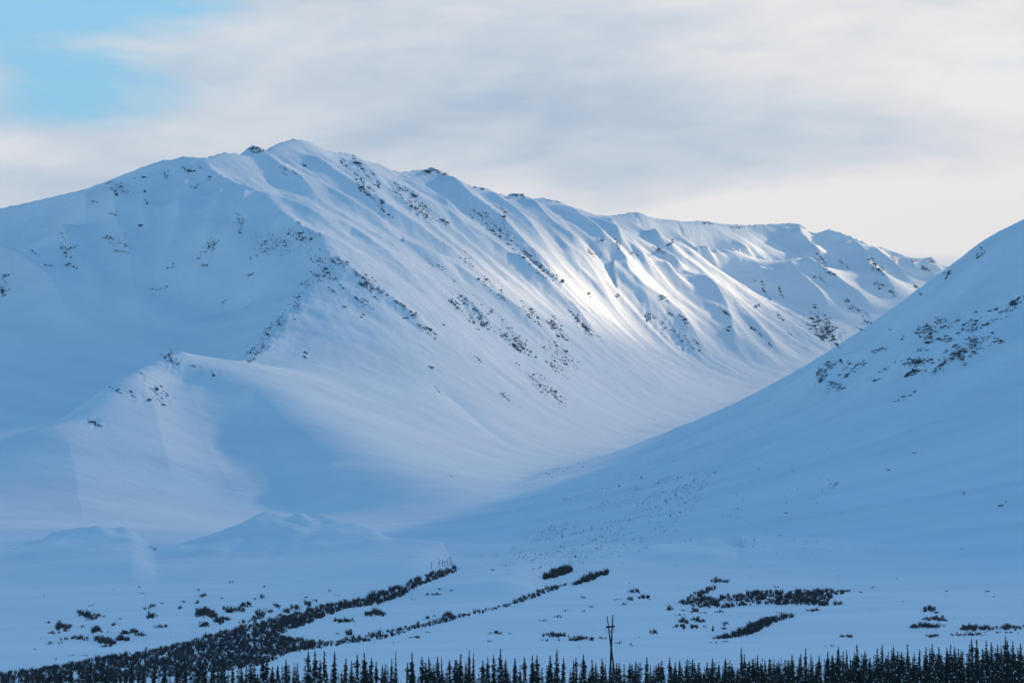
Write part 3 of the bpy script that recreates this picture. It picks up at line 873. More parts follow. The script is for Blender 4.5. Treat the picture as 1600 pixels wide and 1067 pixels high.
def rock_templates():
    out = []
    base = np.array([(1, 0, 0), (-1, 0, 0), (0, 1, 0), (0, -1, 0), (0, 0, 1), (0, 0, -1),
                     (.62, .62, .5), (-.62, .62, .5), (.62, -.62, .5), (-.62, -.62, .5)], float)
    fc = np.array([(0, 6, 8), (1, 9, 7), (2, 7, 6), (3, 8, 9), (4, 8, 6), (4, 6, 7), (4, 7, 9), (4, 9, 8),
                   (5, 0, 8), (5, 8, 3), (5, 3, 9), (5, 9, 1), (5, 1, 7), (5, 7, 2), (5, 2, 6), (5, 6, 0)])
    for k in range(8):
        v = base * (0.65 + 0.7 * rng.random((10, 1))) + rng.normal(0, 0.12, (10, 3))
        v[:, 2] *= 0.8
        out.append((v, fc))
    return out


ROCKS = rock_templates()


def scatter(templates, pos, scl, rot, pick):
    """many template copies joined into one vertex and one face array; scl (n,3), rot (n,3,3)"""
    vs, fs, off = [], [], 0
    for k, (v, f) in enumerate(templates):
        i = np.nonzero(pick == k)[0]
        if not len(i): continue
        q = np.einsum('nij,nvj->nvi', rot[i], v[None] * scl[i][:, None]) + pos[i][:, None]
        ff = f[None] + (np.arange(len(i)) * len(v))[:, None, None] + off
        vs.append(q.reshape(-1, 3)); fs.append(ff.reshape(-1, f.shape[1])); off += len(i) * len(v)
    return np.concatenate(vs), np.concatenate(fs)


def zrot(a):
    c, s_ = np.cos(a), np.sin(a); o = np.zeros_like(a); l = np.ones_like(a)
    return np.stack([np.stack([c, -s_, o], -1), np.stack([s_, c, o], -1), np.stack([o, o, l], -1)], -2)


def rock_mesh(name, patches, fill=1.0, size=1.0, fall=0.0):
    px, py, sz = [], [], []
    for (x, y, l, w, a, n) in [p[:6] for p in patches]:
        n = int(n * fill) + 1
        nc = max(2, n // 7)
        q = rng.normal(0, 0.36, (nc, 2))[rng.integers(0, nc, n)] + rng.normal(0, 0.09, (n, 2)) * np.array([1.6, 1.0]); q = np.clip(q, -0.95, 0.95)
        ca, sa = math.cos(math.radians(a)), math.sin(math.radians(a))
        u, v = q[:, 0] * l, q[:, 1] * w
        px.append(x + u * ca - v * sa); py.append(y + u * sa + v * ca)
        sz.append(np.exp(rng.normal(0, 0.5, n)))
    px, py, sz = map(np.concatenate, (px, py, sz))
    X, Yv, Z = raycast(SURF, px, py, 2300)
    ok = ~np.isnan(X)
    X, Yv, Z, sz = X[ok], Yv[ok], Z[ok], sz[ok]
    r = size * sz * 0.66 * Yv / F_PX                                # about one pixel of the photograph across, up to three
    pos = np.stack([X, Yv, Z - 0.15 * r], -1)
    ang = math.radians(fall) + rng.normal(0, 0.5, len(X))
    scl = np.stack([r * rng.uniform(0.9, 2.8, len(r)), r * rng.uniform(0.8, 1.2, len(r)), r * rng.uniform(0.6, 1.3, len(r))], -1)
    v, f = scatter(ROCKS, pos, scl, zrot(ang), rng.integers(0, len(ROCKS), len(X)))
    return v, f


for nm_lab, patches, fall in (('small dark rocks speckling the shaded bowl under the left skyline', R_BOWL, -75), ('dark rocks strung along the crest of the sharp spur', R_SPUR, 60),
                        ('dark rocks strewn in slanting streaks across the main face', R_MAIN, -27), ('dark rocks along the ribs of the far valley wall', R_FAR, -40),
                        ('scattered rocks poking out of the right slope', R_RIGHT, 10), ('few small stones on the foothill snow', R_HILL, -60)):
    v, f = rock_mesh('scattered_rocks', patches, 3.4, 1.0, fall)
    link('scattered_rocks', mesh_np('scattered_rocks', v, f, M_ROCK), kind='stuff', label=nm_lab, category='rocks')
for oc in OUTCROPS:
    v, f = rock_mesh('rock_outcrop', [oc], 2.8, 1.3, 10.0 if oc[0] > 1280 else -27.0)
    c = v.mean(0)
    o = link('rock_outcrop', None, label=oc[6], category='rock', group='rock outcrops on the mountains')
    o.location = c
    link('crags', mesh_np('crags', v - c, f, M_ROCK), o, kind='stuff')

# ------------------------------------------------------------------ willow shrubs


def bush_templates(n=6, twigs=34, side=2, wide=1.0):
    out = []
    for k in range(n):
        V, Fc = [], []
        for t in range(twigs):
            a = rng.random() * 6.28; lean = abs(rng.normal(0, 0.42)); h = rng.uniform(0.55, 1.0)
            bx, by = rng.normal(0, 0.16, 2)
            tip = np.array([bx + math.cos(a) * lean, by + math.sin(a) * lean, h])
            mid = np.array([bx + math.cos(a) * lean * 0.35, by + math.sin(a) * lean * 0.35, h * 0.5])
            s_ = rng.random() * 3.14; wv = np.array([math.cos(s_), math.sin(s_), 0]) * rng.uniform(0.014, 0.034) * wide
            b0 = len(V)
            V += [np.array([bx, by, -0.08]) - wv * 0.6, np.array([bx, by, -0.08]) + wv * 0.6, mid + wv, mid - wv, tip]
            Fc += [(b0, b0 + 1, b0 + 2), (b0, b0 + 2, b0 + 3), (b0 + 3, b0 + 2, b0 + 4)]
            for q in range(side):                                       # side twigs
                u = rng.uniform(0.45, 0.9); p0 = mid + (tip - mid) * (u - 0.4)
                d = rng.normal(0, 0.16, 3); d[2] = abs(d[2]) + 0.08
                b0 = len(V)
                V += [p0 - wv * 0.5, p0 + wv * 0.5, p0 + d]
                Fc += [(b0, b0 + 1, b0 + 2)]
        out.append((np.array(V), np.array(Fc)))
    return out


BUSH = bush_templates(8, 17, 1, 1.75)
BRUSH = bush_templates(8, 6, 0, 3.2)


def bushes_at(px, py, hgt, dmax=4200.0, temp=None):
    """bushes rooted where the pixels meet the ground; hgt in pixels of the photograph (array)"""
    X, Yv, Z = raycast(SURF, px, py, 850.0, dmax)
    ok = ~np.isnan(X)
    X, Yv, Z, h = X[ok], Yv[ok], Z[ok], np.asarray(hgt)[ok]
    hm = h * Yv / F_PX
    scl = np.stack([hm * rng.uniform(0.8, 1.25, len(hm)), hm * rng.uniform(0.8, 1.25, len(hm)), hm * rng.uniform(0.8, 1.2, len(hm))], -1)
    temp = temp or BUSH
    return scatter(temp, np.stack([X, Yv, Z], -1), scl, zrot(rng.random(len(X)) * 6.28), rng.integers(0, len(temp), len(X)))


def in_poly(x, y, poly):
    c = np.zeros(len(x), bool); n = len(poly)
    for i in range(n):
        x1, y1 = poly[i]; x2, y2 = poly[(i + 1) % n]
        m = ((y1 > y) != (y2 > y)) & (x < (x2 - x1) * (y - y1) / (y2 - y1 + 1e-9) + x1)
        c ^= m
    return c


THICKETS = [
    ('willow thicket filling the creek bed from the left edge up to the cut bank', 4200, 6.0, 0.14,
     [(0, 1054), (90, 1042), (150, 1030), (260, 1012), (350, 988), (430, 968), (500, 948), (560, 938), (610, 921), (650, 905), (690, 891), (715, 886), (712, 894), (680, 906), (650, 918),
      (622, 934), (590, 945), (550, 950), (530, 955), (505, 965), (480, 976), (455, 984), (432, 994), (470, 1001), (512, 1004), (480, 1014), (450, 1021), (430, 1031), (400, 1041), (330, 1052), (200, 1064), (0, 1075)]),
    ('narrow dark band of willows along the side creek', 1150, 5.0, 0.06,
     [(405, 1019), (500, 1007), (560, 995), (640, 980), (700, 966), (760, 953), (800, 941), (840, 923), (884, 913), (888, 916), (850, 928), (800, 947), (750, 959), (690, 974), (640, 986), (600, 998), (560, 1004), (500, 1013), (430, 1023)]),
    ('short willow strip at the upper end of the side creek', 110, 6.0, 0.0, [(893, 916), (915, 903), (938, 896), (955, 892), (948, 898), (918, 909)]),
    ('dark willow clump on top of the right cut bank', 130, 7.0, 0.0, [(846, 906), (862, 895), (878, 888), (895, 892), (885, 897), (862, 904)]),
    ('long loose willow thicket on the plain right of the pole tower', 800, 5.5, 0.28,
     [(1062, 942), (1090, 925), (1110, 918), (1118, 920), (1100, 932), (1120, 934), (1160, 927), (1200, 925), (1260, 925), (1300, 923), (1328, 924), (1300, 934), (1290, 942), (1320, 944), (1290, 947), (1240, 945), (1180, 945), (1130, 950), (1100, 950), (1072, 947)]),
    ('slanting willow strip on the plain below the long thicket', 260, 6.5, 0.0, [(1114, 998), (1140, 993), (1170, 978), (1200, 968), (1228, 962), (1240, 964), (1210, 973), (1187, 986), (1162, 995), (1120, 999)]),
]
for lab, n, h, holes, poly in THICKETS:
    pa = np.array(poly, float)
    q = pa.min(0) + rng.random((n * 6, 2)) * (pa.max(0) - pa.min(0))
    q = q[in_poly(q[:, 0], q[:, 1], poly)]
    if holes:
        q = q[fbm(q[:, 0] / 34, q[:, 1] / 7, 3, 8) > -0.62 + holes * 1.5 - 0.25]
    q = q[:n]
    v, f = bushes_at(q[:, 0], q[:, 1], h * np.exp(rng.normal(0, 0.25, len(q))))
    link('willow_thicket', mesh_np('willow_thicket', v, f, M_TWIG), kind='stuff', label=lab, category='thicket')

# thin brush on the fan below the right slope: specks and streaks
qs = []
poly = [(790, 862), (830, 835), (900, 800), (960, 770), (1040, 745), (1120, 728), (1100, 770), (1080, 815), (1000, 862), (900, 885), (780, 895)]
pa = np.array(poly, float)
q = pa.min(0) + rng.random((9000, 2)) * (pa.max(0) - pa.min(0)); q = q[in_poly(q[:, 0], q[:, 1], poly)]
u, w_ = q[:, 0] * 0.93 - q[:, 1] * -0.36, q[:, 1] * 0.93 + q[:, 0] * 0.36
qs.append(q[fbm(u / 60, w_ / 9, 3, 15) > -0.05][:1500])
for line, n in (([(1145, 722), (1069, 762), (1040, 785)], 60), ([(1045, 792), (985, 815), (905, 832), (840, 845)], 160), ([(1060, 803), (1000, 822), (930, 845), (860, 868)], 70), ([(960, 702), (900, 722), (850, 741)], 60),
                ([(1010, 745), (930, 768), (880, 782)], 60), ([(1300, 755), (1260, 785)], 16), ([(1090, 800), (1160, 810), (1210, 836)], 16), ([(1080, 700), (1030, 712)], 12), ([(800, 875), (870, 862)], 30), ([(1250, 858), (1400, 854)], 8)):
    c = np.array(line, float); t = rng.random(n) * (len(c) - 1); i = t.astype(int)
    p = c[i] + (c[i + 1] - c[i]) * (t - i)[:, None]
    qs.append(p + rng.normal(0, 1, (n, 2)) * np.array([5, 1.6]))
q = np.stack([rng.uniform(760, 1600, 260), rng.uniform(840, 1000, 260)], 1); qs.append(q[fbm(q[:, 0] / 60, q[:, 1] / 14, 2, 5) > 0.1])
q = np.stack([rng.uniform(0, 620, 160), rng.uniform(905, 1010, 160)], 1); qs.append(q[fbm(q[:, 0] / 50, q[:, 1] / 14, 2, 6) > 0.2])
q = np.stack([rng.uniform(800, 1320, 900), rng.uniform(690, 862, 900)], 1); qs.append(q[fbm(q[:, 0] / 70, q[:, 1] / 22, 3, 44) > 0.05])
q = np.concatenate(qs)
v, f = bushes_at(q[:, 0], q[:, 1], 1.15 * np.exp(rng.normal(0, 0.45, len(q))), temp=BRUSH)
link('low_brush', mesh_np('low_brush', v, f, M_TWIG), kind='stuff', label='thin low brush speckling the snow fan and plain', category='brush')

# single clumps: (x, y, width, height) in the picture
SHRUBS = {
    'on the snow slope at far left': [(75, 971, 10, 5), (99, 975, 24, 14), (85, 987, 20, 6), (78, 1004, 9, 5), (95, 1003, 10, 4), (100, 996, 12, 6), (124, 995, 28, 8), (130, 979, 9, 5), (126, 957, 10, 9), (136, 959, 14, 10), (144, 963, 18, 8),
        (151, 959, 12, 7), (142, 945, 7, 4), (161, 962, 7, 4), (151, 980, 16, 13), (113, 1022, 9, 4), (54, 1013, 7, 3), (87, 1029, 5, 3), (134, 1023, 14, 4), (41, 1047, 16, 6)],
    'in the hollow below the small left bank': [(159, 996, 22, 12), (171, 1001, 20, 10), (167, 1008, 18, 6), (192, 996, 22, 10), (194, 986, 16, 8), (210, 985, 18, 8), (219, 990, 20, 6), (177, 974, 9, 6), (187, 965, 8, 5), (170, 986, 7, 4),
        (237, 945, 9, 7), (226, 950, 7, 5), (235, 961, 12, 10), (243, 960, 7, 5), (252, 977, 22, 6), (252, 941, 6, 4), (287, 939, 8, 5), (281, 948, 6, 6), (222, 926, 6, 3), (217, 917, 5, 3)],
    'in the loose patch above the creek thicket': [(362, 908, 8, 5), (412, 916, 5, 3), (317, 929, 12, 7), (310, 921, 6, 3), (348, 933, 7, 4), (307, 939, 8, 7), (313, 953, 16, 16), (320, 951, 14, 14), (328, 955, 14, 14), (334, 961, 10, 10),
        (318, 974, 16, 8), (355, 951, 14, 8), (351, 965, 16, 8), (342, 968, 14, 10), (361, 953, 12, 8), (369, 951, 10, 8), (384, 943, 16, 10), (377, 951, 10, 10), (390, 945, 8, 6)],
    'just above the middle of the creek thicket': [(406, 957, 16, 12), (400, 963, 12, 8), (394, 969, 14, 6), (381, 970, 18, 6), (433, 945, 10, 8), (421, 953, 12, 7), (448, 953, 12, 9), (458, 947, 10, 7), (464, 947, 10, 8), (480, 941, 12, 9), (479, 932, 8, 5),
        (492, 937, 8, 6), (439, 960, 14, 6), (396, 934, 8, 4), (410, 932, 8, 5), (528, 929, 10, 3), (515, 922, 5, 3)],
    'on the snow between the two creek thickets': [(675, 927, 28, 5), (703, 921, 10, 4), (687, 919, 5, 3), (586, 955, 32, 12), (537, 968, 34, 8), (700, 959, 16, 10), (668, 963, 6, 8), (678, 961, 4, 4), (546, 984, 8, 14), (527, 988, 6, 4), (769, 890, 6, 3), (646, 935, 6, 4)],
    'below the side creek band': [(648, 994, 20, 5), (669, 987, 9, 3), (617, 1002, 11, 4), (774, 987, 24, 6), (797, 989, 7, 3), (782, 990, 8, 3), (765, 1001, 6, 3)],
    'on the plain left of the pole tower': [(912, 932, 13, 4), (924, 947, 8, 4), (912, 954, 8, 4), (873, 962, 15, 5), (849, 968, 12, 5), (883, 953, 8, 3), (868, 990, 42, 8), (908, 996, 40, 8), (855, 999, 20, 4), (874, 999, 6, 3), (941, 995, 14, 5)],
    'on the plain behind the pole tower': [(991, 922, 20, 7), (985, 933, 9, 8), (1005, 931, 20, 8), (975, 943, 9, 5), (971, 1003, 10, 5), (985, 1005, 5, 6), (962, 1004, 8, 4), (966, 936, 14, 4), (1022, 986, 12, 8)],
    'left of the long loose thicket': [(1121, 906, 20, 8), (1135, 906, 12, 7), (1047, 950, 13, 7), (1069, 953, 16, 4), (1086, 952, 13, 8), (1098, 956, 11, 5), (1123, 955, 20, 5), (1063, 960, 16, 4), (1067, 969, 18, 8), (1061, 976, 20, 8), (1083, 965, 14, 6),
        (1094, 968, 16, 8), (1086, 977, 12, 8), (1098, 978, 16, 4), (1133, 973, 12, 6), (1131, 980, 8, 6)],
    'around the slanting willow strip': [(1271, 952, 24, 6), (1323, 993, 24, 6), (1133, 1001, 14, 4), (1114, 1003, 14, 3), (1214, 916, 8, 4), (1345, 924, 6, 3), (1296, 1009, 18, 2)],
    'on the plain near the right edge': [(1453, 950, 20, 10), (1464, 956, 20, 4), (1461, 965, 40, 8), (1445, 976, 46, 9), (1468, 976, 26, 5), (1461, 992, 30, 6), (1527, 979, 52, 10), (1581, 978, 50, 8), (1513, 990, 60, 6), (1562, 987, 60, 4), (1362, 917, 7, 4),
        (1480, 922, 6, 4), (1542, 923, 10, 3), (1406, 939, 13, 2)],
}
ONES = ['first', 'second', 'third', 'fourth', 'fifth', 'sixth', 'seventh', 'eighth', 'ninth', 'tenth', 'eleventh', 'twelfth', 'thirteenth', 'fourteenth', 'fifteenth', 'sixteenth', 'seventeenth', 'eighteenth', 'nineteenth', 'twentieth',
       ]
ORD = ONES[:20]
for ten, tenth in (('twenty', 'thirtieth'), ('thirty', 'fortieth'), ('forty', 'fiftieth')):
    ORD += [f'{ten}-{w_}' for w_ in ONES[:9]] + [tenth]
for zone, items in SHRUBS.items():
    for k, (x, y, w, h) in enumerate(sorted(items)):
        n = max(4, int(w * max(h, 3) / 9.0))
        q = np.stack([x + rng.uniform(-0.5, 0.5, n) * w, y + h * 0.38 + rng.normal(0, 0.16, n) * h], 1)
        hh = np.clip(h * 0.75, 2.6, 8.0) * np.exp(rng.normal(0, 0.2, n)) * (1 - 0.5 * np.abs((q[:, 0] - x) / w * 2) ** 2)
        v, f = bushes_at(q[:, 0], q[:, 1], hh)
        c = v.mean(0); c[2] = v[:, 2].min()
        size = 'wide low' if w > 3.2 * h else ('tall' if h >= w else ('small' if w < 9 else 'dark'))
        o = link('willow_shrub', mesh_np('willow_shrub', v - c, f, M_TWIG_RED if (k * 7 + len(zone)) % 3 == 0 else M_TWIG), category='shrub', group='willow shrubs on the snow',
                 label=f'{size} bare shrub {zone}, {ORD[k]} from the left')
        o.location = c

# ------------------------------------------------------------------ thin bare trees above the cut bank


def tube(pts, radii, sides=5):
    V, Fc = [], []
    pts = np.array(pts, float)
    for i, p in enumerate(pts):
        d = pts[min(i + 1, len(pts) - 1)] - pts[max(i - 1, 0)]; d = d / np.linalg.norm(d)
        a = np.cross(d, (0.31, 0.95, 0.05)); a /= np.linalg.norm(a); b = np.cross(d, a)
        for k in range(sides):
            t = 2 * math.pi * k / sides
            V.append(p + radii[i] * (a * math.cos(t) + b * math.sin(t)))
    for i in range(len(pts) - 1):
        for k in range(sides):
            Fc.append((i * sides + k, i * sides + (k + 1) % sides, (i + 1) * sides + (k + 1) % sides, (i + 1) * sides + k))
    return np.array(V), np.array(Fc)


def join(parts):
    vs, fs, o = [], [], 0
    for v, f in parts:
        if f.shape[1] == 3: f = np.concatenate([f, f[:, 2:]], 1)
        vs.append(v); fs.append(f + o); o += len(v)
    return np.concatenate(vs), np.concatenate(fs)


def poly_mesh(name, v, f, mat, smooth=False):
    me = bpy.data.meshes.new(name)
    me.from_pydata([tuple(p) for p in v], [], [tuple(dict.fromkeys(q)) for q in f.tolist()])
    if smooth: me.polygons.foreach_set('use_smooth', np.ones(len(me.polygons), bool))
    me.materials.append(mat); me.update()
    return me


for k, (x, y, h) in enumerate([(686, 886, 15), (691, 885, 12), (695, 885, 10), (699, 884, 13), (703, 884, 15), (706, 883, 11), (674, 889, 11)]):
    X, Yv, Z = (float(a[0]) for a in raycast(SURF, [x], [y], 1200, 3500))
    hm = h * Yv / F_PX
    root = link('bare_tree', None, label=f'thin leafless tree standing above the cut bank, {ORD[k if k < 6 else 0]} of the ' + ('row from the left' if k < 6 else 'bank, apart at the left'), category='tree', group='bare trees above the cut bank')
    root.location = (X, Yv, Z)
    v, f = tube([(0, 0, -0.3), (0.1 * hm * 0.2, 0, hm * 0.5), (0.0, 0, hm)], [0.22, 0.15, 0.05])
    link('trunk', poly_mesh('trunk', v, f, M_TWIG), root)
    br = []
    for b in range(12):
        z0 = hm * rng.uniform(0.35, 0.95); a = rng.random() * 6.28; l = hm * rng.uniform(0.08, 0.2)
        br.append(tube([(0, 0, z0), (math.cos(a) * l, math.sin(a) * l, z0 + l * 0.9)], [0.08, 0.03], 3))
    v, f = join(br)
    link('crown', poly_mesh('crown', v, f, M_TWIG), root)

# ------------------------------------------------------------------ spruces


def spruce_template(seed, fat, club, dense, lite=False):
    r = np.random.default_rng(seed)
    V, Fc, SV, SF = [], [], [], []
    H = 10.0
    z = 0.5
    while z < H - 0.15:
        u = z / H
        rad = 1.15 * fat * (0.16 + 0.84 * (1 - u) ** 0.6) * (0.75 + 0.5 * r.random())
        if u > 0.86: rad *= 0.62
        if club and 0.80 < u < 0.92: rad *= 1.9
        if u < 0.18: rad *= 0.75
        nb = (4 if lite else 7) if u < 0.8 else (4 if lite else 5)
        a0 = r.random() * 6.28
        for b in range(nb):
            if r.random() > dense: continue
            a = a0 + b * 6.28 / nb + r.normal(0, 0.25); l = rad * r.uniform(0.55, 1.15)
            dr = l * r.uniform(0.15, 0.7)
            d = np.array([math.cos(a), math.sin(a), 0]); s_ = np.array([-math.sin(a), math.cos(a), 0])
            wd = l * r.uniform(0.28, 0.45) * (1.5 if lite else 1.0)
            p0 = np.array([0, 0, z + 0.12]); tip = d * l + np.array([0, 0, z - dr + 0.06 * l])
            m1 = d * l * 0.55 + s_ * wd + np.array([0, 0, z - dr * 0.62 - 0.08]); m2 = d * l * 0.55 - s_ * wd + np.array([0, 0, z - dr * 0.62 - 0.08])
            mt = d * l * 0.5 + np.array([0, 0, z - dr * 0.3 + 0.10])
            i = len(V); V += [p0, m1, tip, m2, mt]
            Fc += [(i, i + 1, i + 4), (i + 1, i + 2, i + 4), (i + 2, i + 3, i + 4), (i + 3, i, i + 4)]
            if r.random() < 0.24 * (1.25 - u):
                up = np.array([0, 0, 0.07]); k = 0.72; c = mt
                q = [c + (p - c) * k * r.uniform(0.4, 1.0) + up for p in (p0 * 0.4 + mt * 0.6, m1, tip, m2)] + [mt + up * 2.4]
                i = len(SV); SV += q
                SF += [(i, i + 1, i + 4), (i + 1, i + 2, i + 4), (i + 2, i + 3, i + 4), (i + 3, i, i + 4)]
        z += r.uniform(0.20, 0.32) * (1.7 if lite else 1.0)
    tv, tf = tube([(0, 0, -0.6), (0, 0, 4.5), (0, 0, H * 0.93), (0, 0, H)], [0.15, 0.10, 0.045, 0.012], 6)
    if lite: return None, (np.array(V), np.array(Fc))
    return (poly_mesh('trunk', tv, tf, M_BARK), poly_mesh('crown', np.array(V), np.array(Fc), M_NEEDLE), poly_mesh('snow', np.array(SV), np.array(SF), M_TSNOW)), (np.array(V), np.array(Fc))


SPRUCE = [spruce_template(100 + k, fat, club, dense) for k, (fat, club, dense) in enumerate(((0.72, 0, .92), (0.62, 1, .9), (0.85, 0, .95), (0.55, 0, .85), (0.78, 1, .9), (0.68, 0, .8), (0.92, 0, .92)))]
SPRUCE_FAR = [spruce_template(300 + k, fat, 0, .95, True)[1] for k, fat in enumerate((0.72, 0.62, 0.85, 0.55, 0.9))]
TOPS = [(29, 1056), (60, 1050), (78, 1046), (93, 1044), (111, 1034), (142, 1034), (163, 1032), (183, 1036), (206, 1030), (224, 1037), (240, 1034), (256, 1030),
        (278, 1027), (288, 1022), (306, 1024), (312, 1026), (318, 1026), (334, 1040), (346, 1027), (351, 1031), (364, 1040), (377, 1031), (392, 1040), (410, 1025), (415, 1025), (425, 1040), (435, 1038),
        (447, 1029), (462, 1033), (481, 1015), (492, 1015), (500, 1029), (510, 1015), (522, 1016), (538, 1027), (549, 1030), (559, 1020), (572, 1017), (578, 1025), (589, 1031), (597, 1037), (611, 1027), (618, 1015),
        (637, 1033), (644, 1018), (659, 1023), (666, 1033), (672, 1025), (684, 1025), (692, 1024), (703, 1029), (708, 1029), (713, 1029), (720, 1020), (727, 1033), (733, 1014), (739, 1017), (754, 1029), (761, 1024), (772, 1021),
        (782, 1012), (790, 1029), (802, 1026), (806, 1029), (822, 1024), (834, 1021), (840, 1021), (860, 1022), (870, 1012), (879, 1026), (896, 1030), (901, 1025), (910, 1022), (915, 1020), (926, 1029), (930, 1033),
        (942, 1027), (947, 1035), (963, 1033), (968, 1033), (983, 1033), (988, 1036), (993, 1031), (1011, 1025), (1016, 1037), (1027, 1033), (1033, 1031), (1046, 1025), (1055, 1033), (1062, 1030), (1072, 1028), (1077, 1029), (1081, 1027),
        (1106, 1033), (1113, 1026), (1123, 1037), (1135, 1027), (1144, 1035), (1160, 1009), (1165, 1019), (1171, 1031), (1178, 1027), (1184, 1021), (1195, 1029), (1203, 1029), (1207, 1027), (1217, 1033), (1228, 1029), (1238, 1021),
        (1247, 1025), (1252, 1019), (1257, 1011), (1268, 1019), (1277, 1023), (1292, 1016), (1301, 1021), (1308, 1013), (1312, 1008), (1317, 1015), (1324, 1013), (1333, 1016), (1342, 1005), (1351, 1015), (1369, 1011), (1378, 1005), (1388, 1016),
        (1394, 1013), (1398, 1007), (1405, 1015), (1411, 1015), (1417, 1004), (1434, 1013), (1447, 1009), (1452, 1009), (1458, 1003), (1468, 1009), (1479, 1009), (1485, 1005), (1493, 1009), (1500, 1011), (1514, 1004), (1521, 994), (1526, 997),
        (1535, 1011), (1540, 998), (1549, 1002), (1559, 1005), (1564, 1005), (1569, 990), (1578, 998), (1585, 998), (1593, 1003), (1599, 1007)]
ZONES = [(0, 270, 'in front of the creek thicket at far left'), (270, 470, 'below the wide part of the creek thicket'), (470, 630, 'below the end of the side creek band'), (630, 800, 'in the tree line left of centre'),
         (800, 955, 'just left of the pole tower'), (955, 1100, 'just right of the pole tower'), (1100, 1240, 'below the slanting willow strip'), (1240, 1400, 'in the dense stand right of centre'),
         (1400, 1508, 'in the dense stand near the right edge'), (1508, 1700, 'in the tallest stand at the right edge')]


def plant(top, d, kind, label, group):
    x, y, zt = P(top[0], top[1], d)
    zg = float(SURF(np.array([x]), np.array([y]))[0])
    hgt = max(3.0, zt - zg)
    root = link('spruce_tree', None, label=label, category='tree', group=group)
    root.location = (x, y, zg)
    s_ = hgt / 10.0
    w = random.uniform(0.82, 1.15) * 1.5
    root.scale = (w, w, s_)
    root.rotation_euler = (random.gauss(0, 0.014), random.gauss(0, 0.022), random.random() * 6.28)
    (tm, cm, sm), _ = SPRUCE[kind]
    link('trunk', tm, root)
    c = link('crown', cm, root)
    link('snow', sm, c, kind='stuff')
    return root


count = {}
for k, t in enumerate(sorted(TOPS)):
    z = next(zn for zn in ZONES if zn[0] <= t[0] < zn[1])
    count[z[2]] = count.get(z[2], 0) + 1
    size = 'tall' if t[1] < 1020 - (6 if t[0] > 1240 else 0) else 'slender'
    kind = 1 if t == (910, 1022) else (k * 5 + 3) % len(SPRUCE)
    plant(t, random.uniform(590, 700), kind, f'{size} spruce {z[2]}, {ORD[count[z[2]] - 1]} from the left', 'spruces standing out of the tree line')
nfill = 299 - len(TOPS)
fills = []
for k in range(nfill):
    x = random.uniform(0, 1600) if k < nfill * 0.55 else random.uniform(1100, 1605)
    ref = np.interp(x, [0, 100, 300, 600, 900, 1100, 1300, 1450, 1600], [1056, 1046, 1038, 1040, 1040, 1038, 1028, 1022, 1014])
    fills.append((x, ref + random.uniform(0, 22)))
count = {}
for t in sorted(fills):
    z = next(zn for zn in ZONES if zn[0] <= t[0] < zn[1])
    count[z[2]] = count.get(z[2], 0) + 1
    plant(t, random.uniform(560, 640), random.randrange(len(SPRUCE)), f'short spruce {z[2]}, {ORD[count[z[2]] - 1]} short one from left', 'short spruces filling the tree line')
# deeper rows seen only through the gaps
vv, ff, off = [], [], 0
for k in range(1150):
    x = random.uniform(-60, 1660) if k < 640 else random.uniform(1000, 1660)
    ref = np.interp(x, [0, 100, 300, 600, 900, 1100, 1300, 1450, 1600], [1058, 1050, 1042, 1044, 1046, 1042, 1032, 1026, 1018])
    d = random.uniform(640, 760)
    X, Yv, zt = P(x, ref + random.uniform(-12, 27), d)
    zg = float(SURF(np.array([X]), np.array([Yv]))[0])
    hgt = max(2.5, zt - zg)
    tv, tf = SPRUCE_FAR[random.randrange(len(SPRUCE_FAR))]
    a = random.random() * 6.28; ca, sa = math.cos(a), math.sin(a); w = random.uniform(0.85, 1.15) * 1.45
    q = np.stack([(tv[:, 0] * ca - tv[:, 1] * sa) * w + X, (tv[:, 0] * sa + tv[:, 1] * ca) * w + Yv, tv[:, 2] * hgt / 10 + zg], -1)
    vv.append(q); ff.append(tf + off); off += len(q)
link('spruce_forest', mesh_np('spruce_forest', np.concatenate(vv), np.concatenate(ff), M_NEEDLE), kind='stuff', label='dark mass of spruces behind the front trees of the tree line', category='forest')
o = plant((1114, 989), 1290, 2, 'small lone dark spruce at the left tip of the slanting willow strip', None)
o.scale = (0.9, 0.9, o.scale[2])

# ------------------------------------------------------------------ guyed pole tower


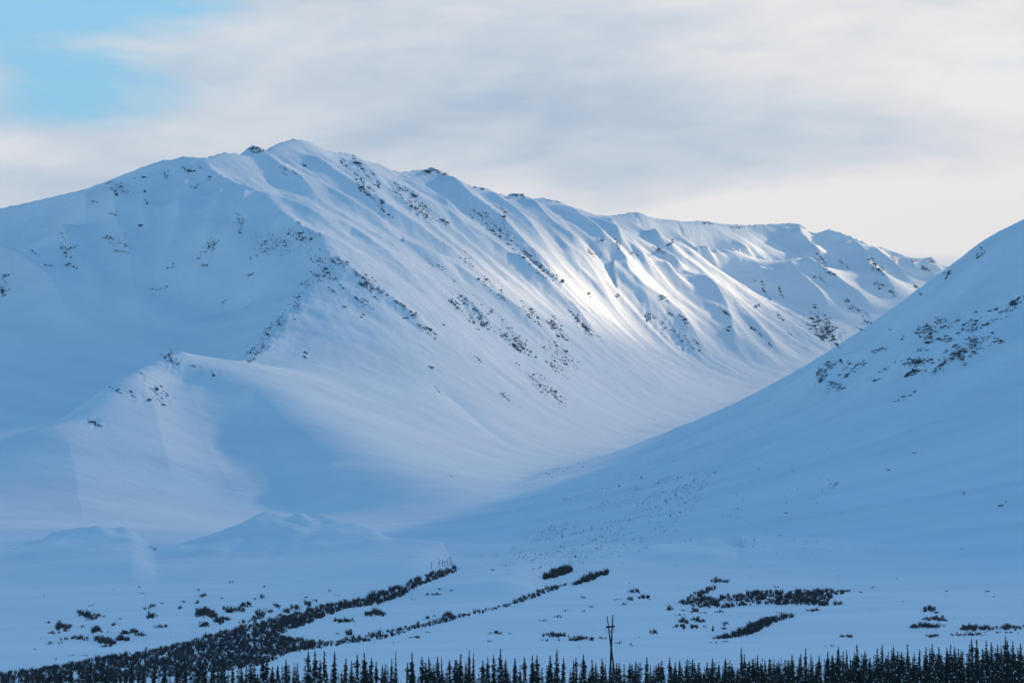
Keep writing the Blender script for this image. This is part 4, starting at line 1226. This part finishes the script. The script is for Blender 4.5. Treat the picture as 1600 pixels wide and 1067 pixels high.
def build_tower():
    d = 700.0
    def at(px, py, dd=0.0):
        x, y, z = P(px, py, d + dd)
        return np.array((x, y, z))
    base = at(956, 1085)
    zg = float(SURF(np.array([base[0]]), np.array([base[1]]))[0])
    root = link('pole_tower', None, label='dark leaning pole tower of two crossed poles with a short crossarm', category='pole')
    org = np.array((base[0], base[1], zg)); root.location = org

    def add(name, pts, rad, sides=8, mat=M_STEEL, parent=root, rads=None):
        v, f = tube([np.array(p) - org for p in pts], rads or [rad] * len(pts), sides)
        caps = []
        me = poly_mesh(name, v, f, mat, True)
        return link(name, me, parent)

    def down(p, q):                                                 # carry a pole on to the ground
        t = (zg - 0.4 - p[2]) / (q[2] - p[2]); return p + (q - p) * t
    # the frame is turned away from the viewer: left top farther, right top nearer
    lt, lx = at(948.6, 962, 3.2), at(955.2, 1013.6, 0.0)
    rt, rx = at(957.6, 960, -3.2), at(955.0, 1013.6, -0.35)
    lb, rb = down(lt, lx), down(rt, rx)
    add('pole', [lb, lx, lt], 0.13, rads=[0.26, 0.22, 0.12])
    add('pole', [rb, rx, rt], 0.13, rads=[0.26, 0.22, 0.12])
    u = (at(956.6, 978.4, -2.3) - at(950.2, 978.9, 2.2))
    a0, a1 = at(950.2, 978.9, 2.2) - u * 0.45, at(956.6, 978.4, -2.3) + u * 0.45
    arm = add('crossarm', [a0, a1], 0.24, 4)
    for t in (0.02, 0.98):
        p = a0 + (a1 - a0) * t
        add('insulator', [p + (0, 0, -0.1), p + (0.1 if t > .5 else -0.05, 0, -1.6)], 0.05, 6, M_GLASS)
    p = a0 + (a1 - a0) * 0.5
    add('insulator', [p + (0, 0, -0.1), p + (0, 0, -1.3)], 0.05, 6, M_GLASS)
    add('brace', [at(953.4, 984, 0.0), at(956.2, 990, -1.4)], 0.06, 6)
    add('brace', [lx + (-0.25, 0, 0.0), rx + (0.25, 0, 0.1)], 0.1, 6)


build_tower()


# ------------------------------------------------------------------ haze


def build_haze(density):
    x0, x1, y0, y1, z0, z1 = float(GX.min()) - 40, float(GX.max()) + 40, float(GY.min()) - 40, float(GY.max()) + 40, float(GZ.min()) - 5, float(GZ.max()) + 25
    v = np.array([(x, y, z) for z in (z0, z1) for y in (y0, y1) for x in (x0, x1)], float)
    f = np.array([(0, 2, 3, 1), (4, 5, 7, 6), (0, 1, 5, 4), (2, 6, 7, 3), (0, 4, 6, 2), (1, 3, 7, 5)])
    m = bpy.data.materials.new('cold_air'); m.use_nodes = True
    N, L = m.node_tree.nodes, m.node_tree.links
    N.remove(N['Principled BSDF'])
    pv = N.new('ShaderNodeVolumePrincipled')
    pv.inputs['Color'].default_value = (0.66, 0.81, 0.98, 1)
    pv.inputs['Density'].default_value = density
    L.new(pv.outputs[0], N['Material Output'].inputs['Volume'])
    link('haze', mesh_np('haze', v, f, m), kind='stuff', label='thin cold haze filling the valley air')


build_haze(2.2e-5)
